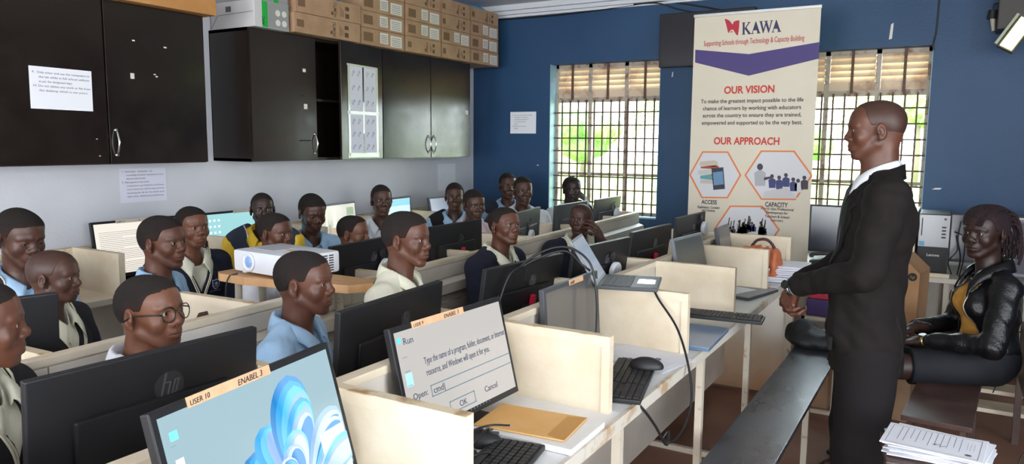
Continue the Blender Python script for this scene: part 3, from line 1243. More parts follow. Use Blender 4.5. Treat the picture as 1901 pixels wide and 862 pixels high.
def seated_woman(label, head, hyaw, byaw, seat):
    hx, hy, hz = head
    sc = 1.0
    zn = hz - .165
    fb = Vector((math.cos(R(byaw)), math.sin(R(byaw)), 0))
    base = Vector((hx, hy, 0)) - fb * .03
    root = thing('person', label, 'person', (base.x, base.y, 0), R(byaw - 90))
    HM = Matrix.Translation((0, .03, hz)) @ Matrix.Rotation(R(hyaw - byaw), 4, 'Z') @ Matrix.Rotation(R(-2), 4, 'X') @ Matrix.Rotation(R(0), 4, 'Y') @ Matrix.Scale(sc, 4)
    Hi = HM.inverted()
    hp = dict(hair=.007, hairline=.074, jaw=.93, w=.98, lips=1.15, nose=.95, neck=.044, brow=1.)
    necks = [((0, -.028, -.040), tuple(Hi @ Vector((0, -.004, zn - .03))), .043, .047, .03),
             ((0, -.005, -.055), tuple(Hi @ Vector((0, .008, zn - .02))), .036, .044, .02),
             (tuple(Hi @ Vector((0, .0, zn - .03))), tuple(Hi @ Vector((0, .030, zn - .12))), .046, .045, .02)]
    sh = {s: Vector((s * .165, -.015, zn - .060)) for s in (-1, 1)}
    el = {-1: Vector((-.235, .055, zn - .295)), 1: Vector((.215, .055, zn - .300))}
    zk = seat + .075
    wr = {-1: Vector((-.075, .275, zk + .100)), 1: Vector((.060, .280, zk + .125))}
    hM = {-1: look((.55, .80, -.18), (-.1, .15, 1), wr[-1]), 1: look((-.45, .85, -.22), (.1, .15, 1), wr[1])}
    arms = [arm_mesh(el[-1], wr[-1], hM[-1], 1, vox=.0036, rw=.022, re=.036, curl=(.25, .28, .3, .34), thumb=.3, sc=.92),
            arm_mesh(el[1], wr[1], hM[1], -1, vox=.0036, rw=.022, re=.036, curl=(.35, .38, .4, .44), thumb=.3, sc=.92)]
    kn = {-1: Vector((-.085, .455, seat + .045)), 1: Vector((.080, .44, seat + .045))}
    an = {-1: Vector((-.11, .50, .095)), 1: Vector((.07, .43, .095))}
    B = SDF((-.28, -.26, -.01), (.28, .72, zn), .0065)
    B.ell((0, -.01, zn - .18), (.125, .085, .15), 0)
    B.ell((0, -.03, seat + .10), (.145, .11, .10), .05)
    for s in (-1, 1):
        B.cap(sh[s], el[s], .038, .034, .02)
        B.cap((s * .08, -.02, seat + .075), kn[s], .076, .054, .02)
        mid = Vector(kn[s]).lerp(an[s], .30) + Vector((0, -.022, 0))
        B.cap(kn[s], mid, .053, .052, .02)
        B.cap(mid, an[s], .052, .031, .02)
        B.cap(an[s] + Vector((0, -.012, -.05)), an[s] + Vector((0, .12, -.068)), .030, .022, .025)
        B.cap(an[s] + Vector((0, .09, -.070)), an[s] + Vector((0, .155, -.074)), .030, .018, .02)
    base_head(root, hp, HM, necks, .0028, skin(2), arms, [B.mesh('t')], gaze=(4, 0), hair=False)
    # braided hair pulled back
    hm = make_hair(hp, .003)
    hm.transform(HM)
    hmat = mat('braids', (.010, .004, .006), .75, col2=(.026, .007, .010), nscale=60, bump=.5, bscale=300)
    ho = link('hair', hm, hmat, root)
    rows = MB()
    for i in range(11):      # cornrows running from the forehead to the crown
        a = (i - 5) * .155
        pts = []
        for t in np.linspace(-.15, 1, 16):
            th = 1.25 - t * 1.9
            v = Vector((math.sin(a) * .082 * math.cos(th * .55), -.018 + .103 * math.sin(th) * 1.0, .036 + .087 * math.cos(th) * math.cos(a * .75)))
            pts.append(HM @ v)
        rs = [.0050 + .0012 * math.sin(k * 2.6) for k in range(len(pts))]
        rows.tube(pts, rs, 8)
    rows.build('cornrow', hmat, ho, smooth=True)['kind'] = 'stuff'
    random.seed(5)
    pt = MB()
    for i in range(34):      # bunch of braids at the back of the head
        a = random.uniform(0, 2 * PI); r = random.uniform(.01, .042)
        o = Vector((math.cos(a) * r, -.105, .045 + math.sin(a) * r))
        dx = math.cos(a) * random.uniform(.01, .035)
        L = random.uniform(.09, .16)
        pts = bez([o + Vector((0, .03, 0)), o + Vector((dx * .5, -.030, .012)), o + Vector((dx, -.062, -.018)), o + Vector((dx * 1.1, -.072 - random.uniform(0, .02), -.03 - L * .5)), o + Vector((dx * 1.1, -.066, -.02 - L))], 5)
        pt.tube([HM @ p for p in pts], [.0066 + .001 * math.sin(k * 2.2) for k in range(len(pts))], 6)
    pt.build('ponytail', hmat, ho, smooth=True)['kind'] = 'stuff'
    # yellow top
    S = SDF((-.26, -.24, seat + .05), (.26, .26, zn + .02), .006)
    S.ell((0, -.004, zn - .17), (.150, .100, .165), 0)
    S.ell((0, -.010, zn - .33), (.128, .102, .14), .03)
    for s in (-1, 1):
        S.ell((s * .062, .070, zn - .150), (.058, .050, .058), .03)
    S.func(wrinkle(.002, 40, 2.), 'off')
    S.cap((0, .02, zn - .055), (0, .04, zn + .10), .062, .075, .006, 'sub')
    zs = seat + .175
    S.func(lambda X, Y, Z: (zs - Z) + 0 * X + 0 * Y, 'and')
    link('top', S.mesh('top'), mat('top_mustard', (.62, .30, .045), .85, col2=(.75, .38, .07), nscale=30, bump=.5, bscale=500), root)
    # leather jacket, open at the front
    L = SDF((-.34, -.26, seat + .04), (.34, .40, zn + .10), .0055)
    L.ell((0, -.010, zn - .17), (.168, .118, .18), 0)
    L.ell((0, -.018, zn - .35), (.150, .118, .14), .03)
    for s in (-1, 1):
        L.cap((s * .035, -.018, zn - .002), (s * .150, -.016, zn - .060), .042, .052, .03)
        L.ell((s * .068, .070, zn - .150), (.066, .058, .066), .03)
        L.cap(sh[s], el[s], .060, .052, .025)
        L.cap(el[s], Vector(el[s]).lerp(wr[s], .90), .051, .036, .02)
    L.func(wrinkle(.0045, 34, 2.7), 'off')
    L.func(wrinkle(.0018, 85, 1.7), 'off')
    L.func(lambda X, Y, Z: (seat + .115 - Z) + 0 * X + 0 * Y, 'and')
    L.cap((0, .0, zn - .03), (0, .012, zn + .14), .060, .080, .006, 'sub')
    L.func(lambda X, Y, Z: np.where(Y > .0, (.070 + (zn - .1 - Z) * .12 - np.abs(X + .012)) * .9 + 0 * Z, -.05), 'and')
    leather = mat('black_leather', (.004, .004, .005), .30, bump=.25, bscale=120, col2=(.006, .006, .007), nscale=10, rough2=.42, spec=.4)
    lo = link('leather_jacket', L.mesh('jacket'), leather, root)
    cm = collar_mesh(zn + .004, 1.18, .040, cy=-.006)
    co = link('collar', cm, leather, lo)
    md = co.modifiers.new('s', 'SOLIDIFY'); md.thickness = .006; md.offset = 0
    for s in (-1, 1):
        pts = []
        py_ = None
        for z in np.linspace(zn - .10, seat + .125, 18):
            x = -.012 + s * (.070 + (zn - .1 - z) * .12 + .006)
            y = front_y(L, x, z)
            if y and y > .03 and (py_ is None or abs(y - py_) < .035):
                pts.append((x, y + .001, z)); py_ = y
        if len(pts) > 2:
            MB().tube(pts, .0024, 6).build('zip', mat('zip_metal', (.45, .42, .36), .3, 1.), lo, smooth=True)
    MB().lathe([(.034, -.014), (.038, -.010), (.038, .010), (.034, .014)], 24, Matrix.Translation((-.055, .085, zn - .045)) @ Matrix.Rotation(R(90), 4, 'X') @ Matrix.Diagonal((.35, .35, .35, 1))).build('buckle', MATS['zip_metal'], lo, ang=40)
    # skirt
    K = SDF((-.26, -.24, seat - .06), (.26, .56, seat + .26), .007)
    K.ell((0, -.025, seat + .105), (.158, .125, .115), 0)
    for s in (-1, 1):
        K.cap((s * .075, -.01, seat + .080), Vector(kn[s]).lerp((s * .08, 0, seat + .08), .22), .092, .078, .03)
    K.cap((0, .05, seat + .07), (0, .34, seat + .050), .080, .070, .05)
    K.func(wrinkle(.002, 30, 4.), 'off')
    K.func(lambda X, Y, Z: (Y - .325) + 0 * X + 0 * Z, 'and')
    link('skirt', K.mesh('skirt'), mat('skirt_black', (.006, .007, .012), .75, bump=.3, bscale=600), root)
    # strappy sandals
    for s in (-1, 1):
        A = an[s]
        F = MB()
        F.prism([(A.x - .034, A.y - .05), (A.x + .034, A.y - .05), (A.x + .044, A.y + .09), (A.x + .030, A.y + .17), (A.x, A.y + .19), (A.x - .030, A.y + .17), (A.x - .044, A.y + .09)], 0.0, .014)
        fo = F.build('sandal', mat('sandal_sole', (.02, .018, .018), .6), root)
        for (y0, y1, h) in ((.035, .085, .055), (.085, .030, .050), (.125, .125, .040)):
            pts = [Vector((A.x + .042 * math.cos(t), A.y + y0 + (y1 - y0) * (t / PI), .012 + h * math.sin(t))) for t in np.linspace(0, PI, 12)]
            MB().tube(pts, .0050, 6).build('strap', mat('strap_white', (.72, .72, .70), .5), fo, smooth=True)
        pts = [Vector((A.x + .040 * math.cos(t), A.y - .005 + .040 * math.sin(t), .085)) for t in np.linspace(0, 2 * PI, 20)]
        MB().tube(pts, .0050, 6).build('strap', MATS['strap_white'], fo, smooth=True)
    M = look((wr[-1] - el[-1]), (-.3, -.1, 1), wr[-1] - (wr[-1] - el[-1]).normalized() * .005)
    b = MB()
    b.lathe([(.0275, -.007), (.030, -.005), (.030, .005), (.0275, .007)], 28, M @ Matrix.Rotation(R(-90), 4, 'X'))
    wo = b.build('wristwatch', mat('watch_gold', (.45, .34, .14), .25, 1.), root, smooth=True)
    MB().lathe([(.001, .024), (.0155, .024), (.0170, .027), (.0155, .031), (.001, .031)], 24, M).build('watch_dial', MATS['watch_dark'], wo, ang=40)
    return root
# ------------------------------------------------------------------ materials of the place
mat('wall_blue_paint', (.018, .058, .132), .50, col2=(.024, .070, .155), nscale=1.4, bump=.12, bscale=60, spec=.35)
mat('wall_white_paint', (.58, .59, .64), .62, col2=(.66, .67, .71), nscale=1.1, bump=.08, bscale=60, spec=.3)
mat('ceiling_paint', (.62, .64, .68), .8)
mat('floor_cement', (.20, .092, .056), .45, col2=(.30, .155, .105), nscale=2.2, bump=.15, bscale=70, detail=8, rough2=.62)
mat('desk_paint', (.66, .55, .39), .45, col2=(.80, .71, .56), nscale=5, bump=.08, bscale=60, lo=.3, hi=.7, detail=8)
mat('desk_white', (.70, .70, .68), .35, col2=(.78, .78, .77), nscale=6, bump=.05, bscale=60)
mat('desk_back', (.60, .55, .47), .45, col2=(.72, .66, .57), nscale=3, bump=.05, bscale=60, detail=6)
mat('desk_edge', (.42, .27, .14), .5, col2=(.72, .60, .42), nscale=14, lo=.36, hi=.50, detail=10, vec_scale=(1, 1, 1))
mat('raw_plywood', (.30, .14, .070), .7, col2=(.46, .25, .13), nscale=7, vec_scale=(1, .25, 1), detail=8)
mat('steel_cream', (.58, .52, .42), .45, col2=(.36, .22, .12), nscale=26, lo=.60, hi=.72, detail=8)
mat('cabinet_black', (.013, .0085, .006), .16, col2=(.016, .011, .008), nscale=5, bump=.02, bscale=14, rough2=.27, detail=6, spec=.62)
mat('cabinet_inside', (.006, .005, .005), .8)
mat('chrome', (.60, .60, .60), .2, 1.)
mat('paper', (.78, .79, .84), .8)
mat('paper_lilac', (.70, .70, .82), .8)
mat('ink', (.10, .10, .12), .8)
mat('ink_dark', (.015, .015, .02), .7)
mat('monitor_black', (.012, .012, .014), .42, bump=.08, bscale=900, spec=.4)
mat('monitor_grey', (.055, .058, .066), .45)
mat('monitor_silver', (.20, .21, .23), .4)
mat('logo_black', (.030, .030, .034), .22)
mat('tape', (.60, .36, .20), .7, col2=(.68, .43, .26), nscale=40)
mat('tape_pale', (.58, .52, .42), .7)
mat('cable_black', (.010, .010, .011), .4)
mat('worktop_lip', (.62, .58, .50), .5, col2=(.48, .33, .20), nscale=9, lo=.56, hi=.66, detail=10)
mat('key_black', (.018, .018, .020), .5)
mat('key_body', (.012, .012, .013), .5)
mat('white_plastic', (.72, .74, .78), .35)
mat('plug_red', (.62, .02, .06), .4)
mat('cardboard', (.33, .20, .115), .8, col2=(.40, .25, .15), nscale=9)
mat('cardboard_orange', (.42, .19, .055), .75, col2=(.50, .25, .08), nscale=6)
mat('cardboard_print', (.10, .06, .035), .8)
mat('label_white', (.66, .64, .60), .6)
mat('bench_top', (.020, .023, .032), .20, col2=(.045, .047, .058), nscale=6, vec_scale=(1, .5, 1), bump=.05, bscale=40, rough2=.38, detail=10, spec=.9)
mat('dark_wood', (.055, .028, .022), .35, col2=(.085, .045, .034), nscale=7, rough2=.5, detail=8, bump=.06, bscale=40)
mat('varnished_board', (.50, .26, .11), .45, col2=(.62, .36, .17), nscale=5, vec_scale=(1, 4, 1), detail=6)
mat('chair_brown', (.060, .030, .026), .5)
mat('chair_white', (.62, .66, .68), .45)


def desk_dirty():
    """painted board that has taken up red dust near its foot"""
    m, nt, b = _new('dusty_panel')
    tc = nt.nodes.new('ShaderNodeTexCoord')
    n = _noise(nt, 3, 8)
    s = nt.nodes.new('ShaderNodeSeparateXYZ')
    nt.links.new(tc.outputs['Object'], s.inputs[0])
    a = nt.nodes.new('ShaderNodeMath'); a.operation = 'MULTIPLY_ADD'
    nt.links.new(n.outputs[0], a.inputs[0]); a.inputs[1].default_value = .45
    nt.links.new(s.outputs['Z'], a.inputs[2])
    r = _ramp(nt, a.outputs[0], [(.22, (.36, .17, .075)), (.42, (.55, .40, .27)), (.62, (.66, .62, .54))])
    nt.links.new(r.outputs[0], b.inputs['Base Color'])
    b.inputs['Roughness'].default_value = .55
    MATS['dusty_panel'] = m


desk_dirty()


def screen_mat(name, col, e=.55):
    """lit display"""
    return mat(name, tuple(c * .10 for c in col), .25, emit=col, estr=e * .42)


def structure(name, mb, m, smooth=False):
    o = mb.build(name, m)
    o['kind'] = 'structure'
    return o


# ------------------------------------------------------------------ writing helper
def para(lines, size, M, m, parent, lead=1.35, name='lettering', align='LEFT', bold=0, fits=None):
    for i, t in enumerate(lines):
        if not t: continue
        text(t, size, M @ Matrix.Translation((0, -i * size * lead, 0)), m, parent, name, align, bold, fit=(fits[i] if fits else None))


# ------------------------------------------------------------------ monitors
BLOOM = ['bloom_a', 'bloom_b', 'bloom_c', 'bloom_d', 'bloom_e']


def clip_poly(poly, x0, y0, x1, y1):
    for ax, lim, sg in ((0, x0, 1), (0, x1, -1), (1, y0, 1), (1, y1, -1)):
        out = []
        for i in range(len(poly)):
            a, b = poly[i - 1], poly[i]
            ia, ib = sg * (a[ax] - lim) >= 0, sg * (b[ax] - lim) >= 0
            if ia != ib:
                t = (lim - a[ax]) / (b[ax] - a[ax])
                out.append((a[0] + (b[0] - a[0]) * t, a[1] + (b[1] - a[1]) * t))
            if ib: out.append(b)
        poly = out
        if len(poly) < 3: return []
    return poly


def bloom(M, z, parent, box, s=1., cols=((.02, .22, .55), (.03, .35, .72), (.10, .50, .80), (.25, .42, .78), (.45, .62, .85))):
    ms = []
    for i, c in enumerate(cols):
        key = 'bloom_%d_%d' % (i, int(c[0] * 1000))
        m = screen_mat(key, c, .75)
        nt = m.node_tree
        if not any(n.type == 'VALTORGB' for n in nt.nodes):
            tc = nt.nodes.new('ShaderNodeTexCoord')
            sp = nt.nodes.new('ShaderNodeSeparateXYZ')
            nt.links.new(tc.outputs['Generated'], sp.inputs[0])
            ad = nt.nodes.new('ShaderNodeMath'); ad.operation = 'MULTIPLY_ADD'
            nt.links.new(sp.outputs['Z'], ad.inputs[0]); ad.inputs[1].default_value = .55
            nt.links.new(sp.outputs['Y'], ad.inputs[2])
            r = _ramp(nt, ad.outputs[0], [(.15, tuple(min(1, q * .8 + .10) for q in c)), (.65, tuple(q * .75 for q in c)), (1.2, tuple(min(1, q * .9 + .12) for q in c))])
            nt.links.new(r.outputs[0], nt.nodes['Principled BSDF'].inputs['Emission Color'])
        ms.append(m)

    def petal(cx, cy, ang, L, W, mi, zz, bend=.25):
        W *= 1.5
        pts = []
        n = 24
        for i in range(n + 1):
            t = i / n
            y = L * t
            wdt = W * (math.sin(PI * min(1, t * .93 + .07)) ** .55) * (.25 + .75 * t)
            pts.append((bend * L * t * t + wdt, y))
        back = []
        for i in range(n, -1, -1):
            t = i / n
            y = L * t
            wdt = W * (math.sin(PI * min(1, t * .93 + .07)) ** .55) * (.25 + .75 * t)
            back.append((bend * L * t * t - wdt * .9, y))
        c, sn = math.cos(ang), math.sin(ang)
        poly = [(cx + (x * c - y * sn) * s, cy + (x * sn + y * c) * s) for x, y in pts + back]
        poly = clip_poly(poly, *box)
        b = MB()
        if poly: b.add([M @ Vector((x, y, zz)) for x, y in poly], [tuple(range(len(poly)))])
        return b, ms[mi]
    spec = [(-.01, .00, .55, .155, .050, 0, -.2), (.00, .00, .28, .17, .052, 1, -.1), (.005, .0, -.05, .235, .062, 0, .10), (.008, .0, -.06, .222, .055, 1, .12), (.010, .0, -.10, .205, .050, 2, .14),
            (.014, .0, -.12, .185, .044, 1, .16), (.016, .0, -.12, .160, .038, 3, .18), (.010, .0, .02, .125, .040, 2, .10), (.006, .0, .10, .100, .036, 3, .05), (.002, 0, .35, .085, .030, 4, 0.),
            (.03, .0, -.72, .185, .046, 3, .1), (.035, .0, -.78, .165, .036, 4, .12), (.04, .0, -.85, .14, .028, 2, .15), (-.01, .0, .85, .14, .040, 1, -.15), (-.01, .0, .95, .115, .028, 2, -.1), (.05, 0, -1.15, .16, .034, 2, .1)]
    for k, (cx, cy, a, L, W, mi, bd) in enumerate(spec):
        for j in range(3):
            b, m = petal(cx + .004 * j, cy, a - .02 * j, L * (1 - .05 * j), W * (1 - .20 * j), (mi + j) % 5, z + (k * 3 + j) * .00004, bd)
            if b.v: b.build('wallpaper_petal', m, parent)


def monitor(label, x, y, zb, yaw, tilt, w=.5, h=.295, back=False, casing='monitor_black', scr=(.35, .35, .35), es=.0, tape=None,
            content=None, logo=True, plug=None, desk=.752, group=None, cables=True, puck=None, cat='monitor', frame_w=.013):
    root = thing('monitor', label, cat, (x, y, desk), 0, group)
    yaw, tilt = R(yaw), R(tilt)
    n = Vector((math.cos(yaw), math.sin(yaw), 0))
    xr = Vector((-math.sin(yaw), math.cos(yaw), 0))       # image right, seen from the n side
    up = Vector((0, 0, 1)) * math.cos(tilt) - n * math.sin(tilt)
    nz = xr.cross(up)
    M = Matrix((xr, up, nz)).transposed().to_4x4()
    M.translation = Vector((0, 0, zb - desk))
    th = .020
    c = MATS[casing]
    b = MB()
    b.box(-w / 2, 0, -th, w / 2, h, -.0008, M, bev=.003)
    if back:
        b.bbox_(-w * .34, h * .08, -.004, w * .34, h * .66, .008, .006, M)
    else:
        b.bbox_(-w * .30, h * .10, -th - .018, w * .30, h * .70, -th + .004, .010, M)
    case = b.build('casing', c, root)
    sgn = 1 if back else -1
    zs = .006 if back else -th - .014
    # stand: neck and foot behind the panel
    p0 = M @ Vector((0, h * .30, zs))
    foot = Vector((p0.x + n.x * sgn * .015, p0.y + n.y * sgn * .015, 0))
    b = MB()
    b.tube([p0, p0.lerp(foot, .4) + n * sgn * .006, foot + Vector((0, 0, .012))], [.016, .018, .020], 12)
    b.build('stand_neck', c, root, smooth=True)
    Mf = Matrix.Translation(foot) @ Matrix.Rotation(yaw, 4, 'Z')
    MB().box(-.075, -.105, 0, .075, .105, .010, Mf, bev=.004).build('stand_foot', c, root)
    if not back:
        bz = frame_w
        sm = screen_mat('screen_%s_%d' % (label[:6], len(MATS)), scr, es) if es > 0 else mat('screen_off_%d' % len(MATS), scr, .16, spec=.6)
        if casing == 'monitor_silver' or es == 0:
            sm.node_tree.nodes['Principled BSDF'].inputs['Roughness'].default_value = .18
        so = MB().box(-w / 2 + bz, bz + .004, -.003, w / 2 - bz, h - bz, .0004, M).build('screen', sm, root)
        Ms = M @ Matrix.Translation((0, 0, .0008))
        if content: content(Ms, so, w - 2 * bz, h - 2 * bz - .004, bz)
        if tape:
            x0, x1, t1, t2, tm = tape
            to = MB().box(x0, h - .016, -.001, x1, h + .002, .0012, M).build('tape_label', MATS[tm], root)
            zt = .0016
            if t1: text(t1, .0125, M @ Matrix.Translation((x0 + .004, h - .0135, zt)) @ Matrix.Rotation(R(2), 4, 'Z'), MATS['ink_dark'], to, shear=.2)
            if t2: text(t2, .0150, M @ Matrix.Translation((x1 - .086, h - .0135, zt)) @ Matrix.Rotation(R(1), 4, 'Z'), MATS['ink_dark'], to, shear=.25)
    else:
        MB().box(-w / 2 + .012, .016, -th - .0006, w / 2 - .012, h - .012, -th + .002, M).build('screen', mat('screen_far', (.10, .11, .12), .25), root)
        z0 = .0142
        if logo:
            cx, cy, r = w * .10, h * .72, .026
            if logo == 'big': cx, cy, r = .028, .212, .033
            L = MB()
            pts = [(cx + r * math.cos(t), cy + r * math.sin(t)) for t in np.linspace(0, 2 * PI, 33)[:-1]]
            zz = -.001
            zz = -.0002
            lo = L.prism(pts, zz - .004, zz + .0004, M).build('logo_disc', MATS['logo_black'], root)
            L = MB()
            zz += .0004
            q = r

            def bar(x0, y0, x1, y1, t=.055):
                L.prism([(cx + q * (x0 - t), cy + q * y0), (cx + q * (x0 + t), cy + q * y0), (cx + q * (x1 + t), cy + q * y1), (cx + q * (x1 - t), cy + q * y1)], zz, zz + .0015, M)
            bar(-.55, -.55, -.22, .95); bar(-.12, -.55, .08, .30); bar(-.33, .30, .06, .30, .02)
            bar(.02, -1.0, .42, .40); bar(.42, -.45, .66, .40)
            L.prism([(cx - .38 * q, cy + .25 * q), (cx + .10 * q, cy + .25 * q), (cx + .10 * q, cy + .36 * q), (cx - .36 * q, cy + .36 * q)], zz, zz + .0015, M)
            L.prism([(cx + .36 * q, cy + .32 * q), (cx + .70 * q, cy + .32 * q), (cx + .70 * q, cy + .42 * q), (cx + .38 * q, cy + .42 * q)], zz, zz + .0015, M)
            L.prism([(cx + .16 * q, cy - .48 * q), (cx + .44 * q, cy - .48 * q), (cx + .44 * q, cy - .38 * q), (cx + .18 * q, cy - .38 * q)], zz, zz + .0015, M)
            L.build('hp_letters', mat('logo_sheen', (.075, .075, .082), .15), lo)
        if cables:
            MB().box(-w * .03, h * .34, .006, w * .20, h * .44, .014, M, bev=.002).build('port_panel', MATS['key_black'], root)
            for k in range(3):
                a = M @ Vector((w * (.0 + k * .045), h * .38 + k * .008, .014))
                pts = bez([a, a + n * .035 + Vector((0, 0, -.004)), a + n * .040 + xr * (-.05 - .02 * k) + Vector((0, 0, -.05)), a + n * .012 + xr * (-.08 - .02 * k) + Vector((0, 0, -(zb - desk) - h * .36))], 6)
                pts = [Vector((p.x, p.y, max(p.z, .004))) for p in pts]
                MB().tube(pts, .0032, 6).build('cable', MATS['cable_black'], root, smooth=True)
        if plug:
            MB().box(w * .055, h * .26, .010, w * .098, h * .56, .026, M, bev=.003).build('red_connector', MATS['plug_red'], root)
        if puck:
            px, py = puck
            MB().lathe([(.001, .0), (.020, .0), (.020, .006), (.001, .006)], 20, M @ Matrix.Translation((px - .004, py + .062, .006))).build('receiver_mount', MATS['logo_black'], root, ang=40)
            MB().box(px - .008, py + .020, .006, px + .004, py + .062, .014, M).build('receiver_arm', MATS['logo_black'], root)
            MB().lathe([(.001, .0), (.036, .0), (.040, .004), (.040, .020), (.036, .024), (.001, .024)], 28, M @ Matrix.Translation((px, py, .018))).build('receiver_disc', MATS['white_plastic'], root, ang=40)
            MB().box(px - .014, py + .0, .004, px + .014, py + .022, .020, M).build('receiver_clip', MATS['key_black'], root)
    return root


def keyboard(label, x, y, z, rz, col='key_black', group=None, L=.42, W=.135, pitch=0):
    root = thing('keyboard', label, 'keyboard', (x, y, z), R(rz), group)
    root.rotation_euler = (R(pitch), 0, R(rz))
    b = MB().box(-L / 2, -W / 2, 0, L / 2, W / 2, .014, bev=.004)
    b.build('keyboard_body', MATS['key_body'], root)
    k = MB()
    u = L / 23.2
    rowsn = [(0, 1.0)] * 6
    for r in range(6):
        yy = W / 2 - .016 - r * (W - .028) / 5.6
        kh = (W - .028) / 5.6 * .40
        c = 0.6
        while c < 22.4:
            if 15.2 < c < 15.7 or 18.9 < c < 19.3:
                c += .45; continue
            wd = 1.
            if r == 5 and 4.2 < c < 5.3: wd = 5.8
            if r in (3, 4) and c < 1: wd = 1.8
            if c + wd > 15.3 and c < 15.3: wd = max(.6, 15.25 - c)
            if 15.6 < c < 18.9 and r == 3:
                c += 1.; continue
            k.box(-L / 2 + (c + .08) * u, yy - kh, .014, -L / 2 + (c + wd - .08) * u, yy + kh, .0185)
            c += wd
    o = k.build('keys', MATS[col], root)
    o['kind'] = 'stuff'
    return root


def mouse(label, x, y, z, rz):
    root = thing('computer_mouse', label, 'computer mouse', (x, y, z), R(rz))
    S = SDF((-.045, -.07, -.01), (.045, .07, .05), .003)
    S.ell((0, -.006, .006), (.031, .056, .031), 0)
    S.func(lambda X, Y, Z: (.001 - Z) + 0 * X + 0 * Y, 'and')
    link('mouse_shell', S.mesh('m'), MATS['key_body'], root)
    MB().box(-.003, .022, .030, .003, .040, .036, bev=.001).build('scroll_wheel', MATS['monitor_grey'], root)
    return root


def cable(label, pts, r=.0034, cat='cable', m='cable_black', group=None, name='cable'):
    o = MB().tube(bez(pts, 10), r, 8).build(name, MATS[m], smooth=True)
    return tag(o, label, cat, group)


def plastic_chair(label, x, y, rz, m='chair_brown', group=None, seat=.42, top=.86, w=.46):
    """moulded armless chair; local +Y is where the sitter looks"""
    root = thing('plastic_chair', label, 'chair', (x, y, 0), R(rz - 90), group)
    b = MB()
    n = 14
    vs = []
    rows = 10
    for i in range(rows + 1):
        t = i / rows
        z = seat + .02 + (top - seat - .02) * t
        half = w / 2 * (.92 + .08 * math.sin(PI * t)) * (1 if t < .75 else math.sqrt(max(.0, 1 - ((t - .75) / .27) ** 2)) * .55 + .45)
        for k in range(n + 1):
            s = -1 + 2 * k / n
            vs.append((half * s, -.21 - .07 * t + .05 * s * s, z))
    fs = [(i * (n + 1) + k, i * (n + 1) + k + 1, (i + 1) * (n + 1) + k + 1, (i + 1) * (n + 1) + k) for i in range(rows) for k in range(n)]
    b.add(vs, fs)
    o = b.build('backrest', MATS[m], root, smooth=True)
    md = o.modifiers.new('s', 'SOLIDIFY'); md.thickness = .009
    b = MB().bbox_(-w / 2 + .01, -.22, seat - .012, w / 2 - .01, .22, seat + .008, .008)
    b.build('seat', MATS[m], root, ang=40)
    for sx in (-1, 1):
        for sy in (-1, 1):
            MB().cyl((sx * (w / 2 - .04), sy * .18, seat - .01), (sx * (w / 2 - .005), sy * .225, 0), .022, .016, 12).build('leg', MATS[m], root, smooth=True)
    return root


def bench(label, x, y0, y1, w, top, top_m, leg_m, group=None, stretch=True, nleg=3):
    root = thing('bench', label, 'bench', (x, y0, 0), 0, group)
    L = y1 - y0
    MB().box(-w / 2, 0, top - .022, w / 2, L, top, bev=.003).build('seat_board', MATS[top_m], root)
    b = MB()
    for s in (-1, 1):
        b.box(s * (w / 2 - .03) - .010, .02, top - .052, s * (w / 2 - .03) + .010, L - .02, top - .022)
    b.build('seat_rail', MATS[leg_m], root)
    for i in range(nleg):
        yy = .06 + (L - .12) * i / (nleg - 1)
        for s in (-1, 1):
            MB().box(s * (w / 2 - .03) - .012, yy - .012, 0, s * (w / 2 - .03) + .012, yy + .012, top - .05).build('leg', MATS[leg_m], root)
        MB().box(-w / 2 + .03, yy - .010, .06, w / 2 - .03, yy + .010, .08).build('stretcher', MATS[leg_m], root)
    return root


def paper_sheet(label, M, w, h, cat='paper', m='paper', lines=None, size=.0085, group=None, name='paper_notice', margin=.02, top=.022, thick=.0012, lead=1.5, bold=0):
    root = MB().box(-w / 2, -h / 2, 0, w / 2, h / 2, thick, M).build(name, MATS[m])
    tag(root, label, cat, group)
    if lines:
        for i, t in enumerate(lines):
            if not t: continue
            ind = 0 if t[:1].isdigit() else size * 2.0
            avail = w - 2 * margin - ind
            me = text_mesh(t, size, 'LEFT', .0002, bold)
            xs = [v.co.x for v in me.vertices]
            wd = max(xs) - min(xs)
            sq = min(avail / wd, 1.25) if wd > avail * .72 else 1.
            me.transform(M @ Matrix.Translation((-w / 2 + margin + ind, h / 2 - top - i * size * lead - size, thick + .0002)) @ Matrix.Diagonal((sq, 1, 1, 1)))
            me.materials.clear()
            link('lettering', me, MATS['ink'], root)
    return root
# ------------------------------------------------------------------ the room
XL, YB, XR, YF, ZC = -3.85, 5.80, 2.80, -4.0, 2.68
structure('floor', MB().box(XL - .2, YF - .2, -.06, XR + .2, YB + .2, 0), MATS['floor_cement'])
structure('ceiling', MB().box(XL - .2, YF - .2, ZC, XR + .2, YB + .25, ZC + .1), MATS['ceiling_paint'])
structure('wall_left', MB().box(XL - .2, YF - .2, 0, XL, YB + .2, ZC), MATS['wall_white_paint'])
W1 = (-3.06, -2.07, .885, 2.165)
W2 = (-1.18, -.18, .885, 2.165)
b = MB()
x = XL
for (a, c, zs, zt) in (W1, W2):
    b.box(x, YB, 0, a, YB + .22, ZC)
    b.box(a, YB, 0, c, YB + .22, zs)
    b.box(a, YB, zt, c, YB + .22, ZC)
    x = c
b.box(x, YB, 0, XR + .2, YB + .22, ZC)
structure('wall_back', b, MATS['wall_blue_paint'])
b = MB()
yy = YF
for a, c in ((-3.2, -1.4), (-.7, 1.5)):  # openings in the unseen side wall, shaped to let daylight in
    b.box(XR, yy, 0, XR + .2, a, ZC)
    b.box(XR, a, 0, XR + .2, c, .75)
    b.box(XR, a, 2.35, XR + .2, c, ZC)
    yy = c
b.box(XR, yy, 0, XR + .2, YB, ZC)
structure('wall_right', b, MATS['wall_blue_paint'])
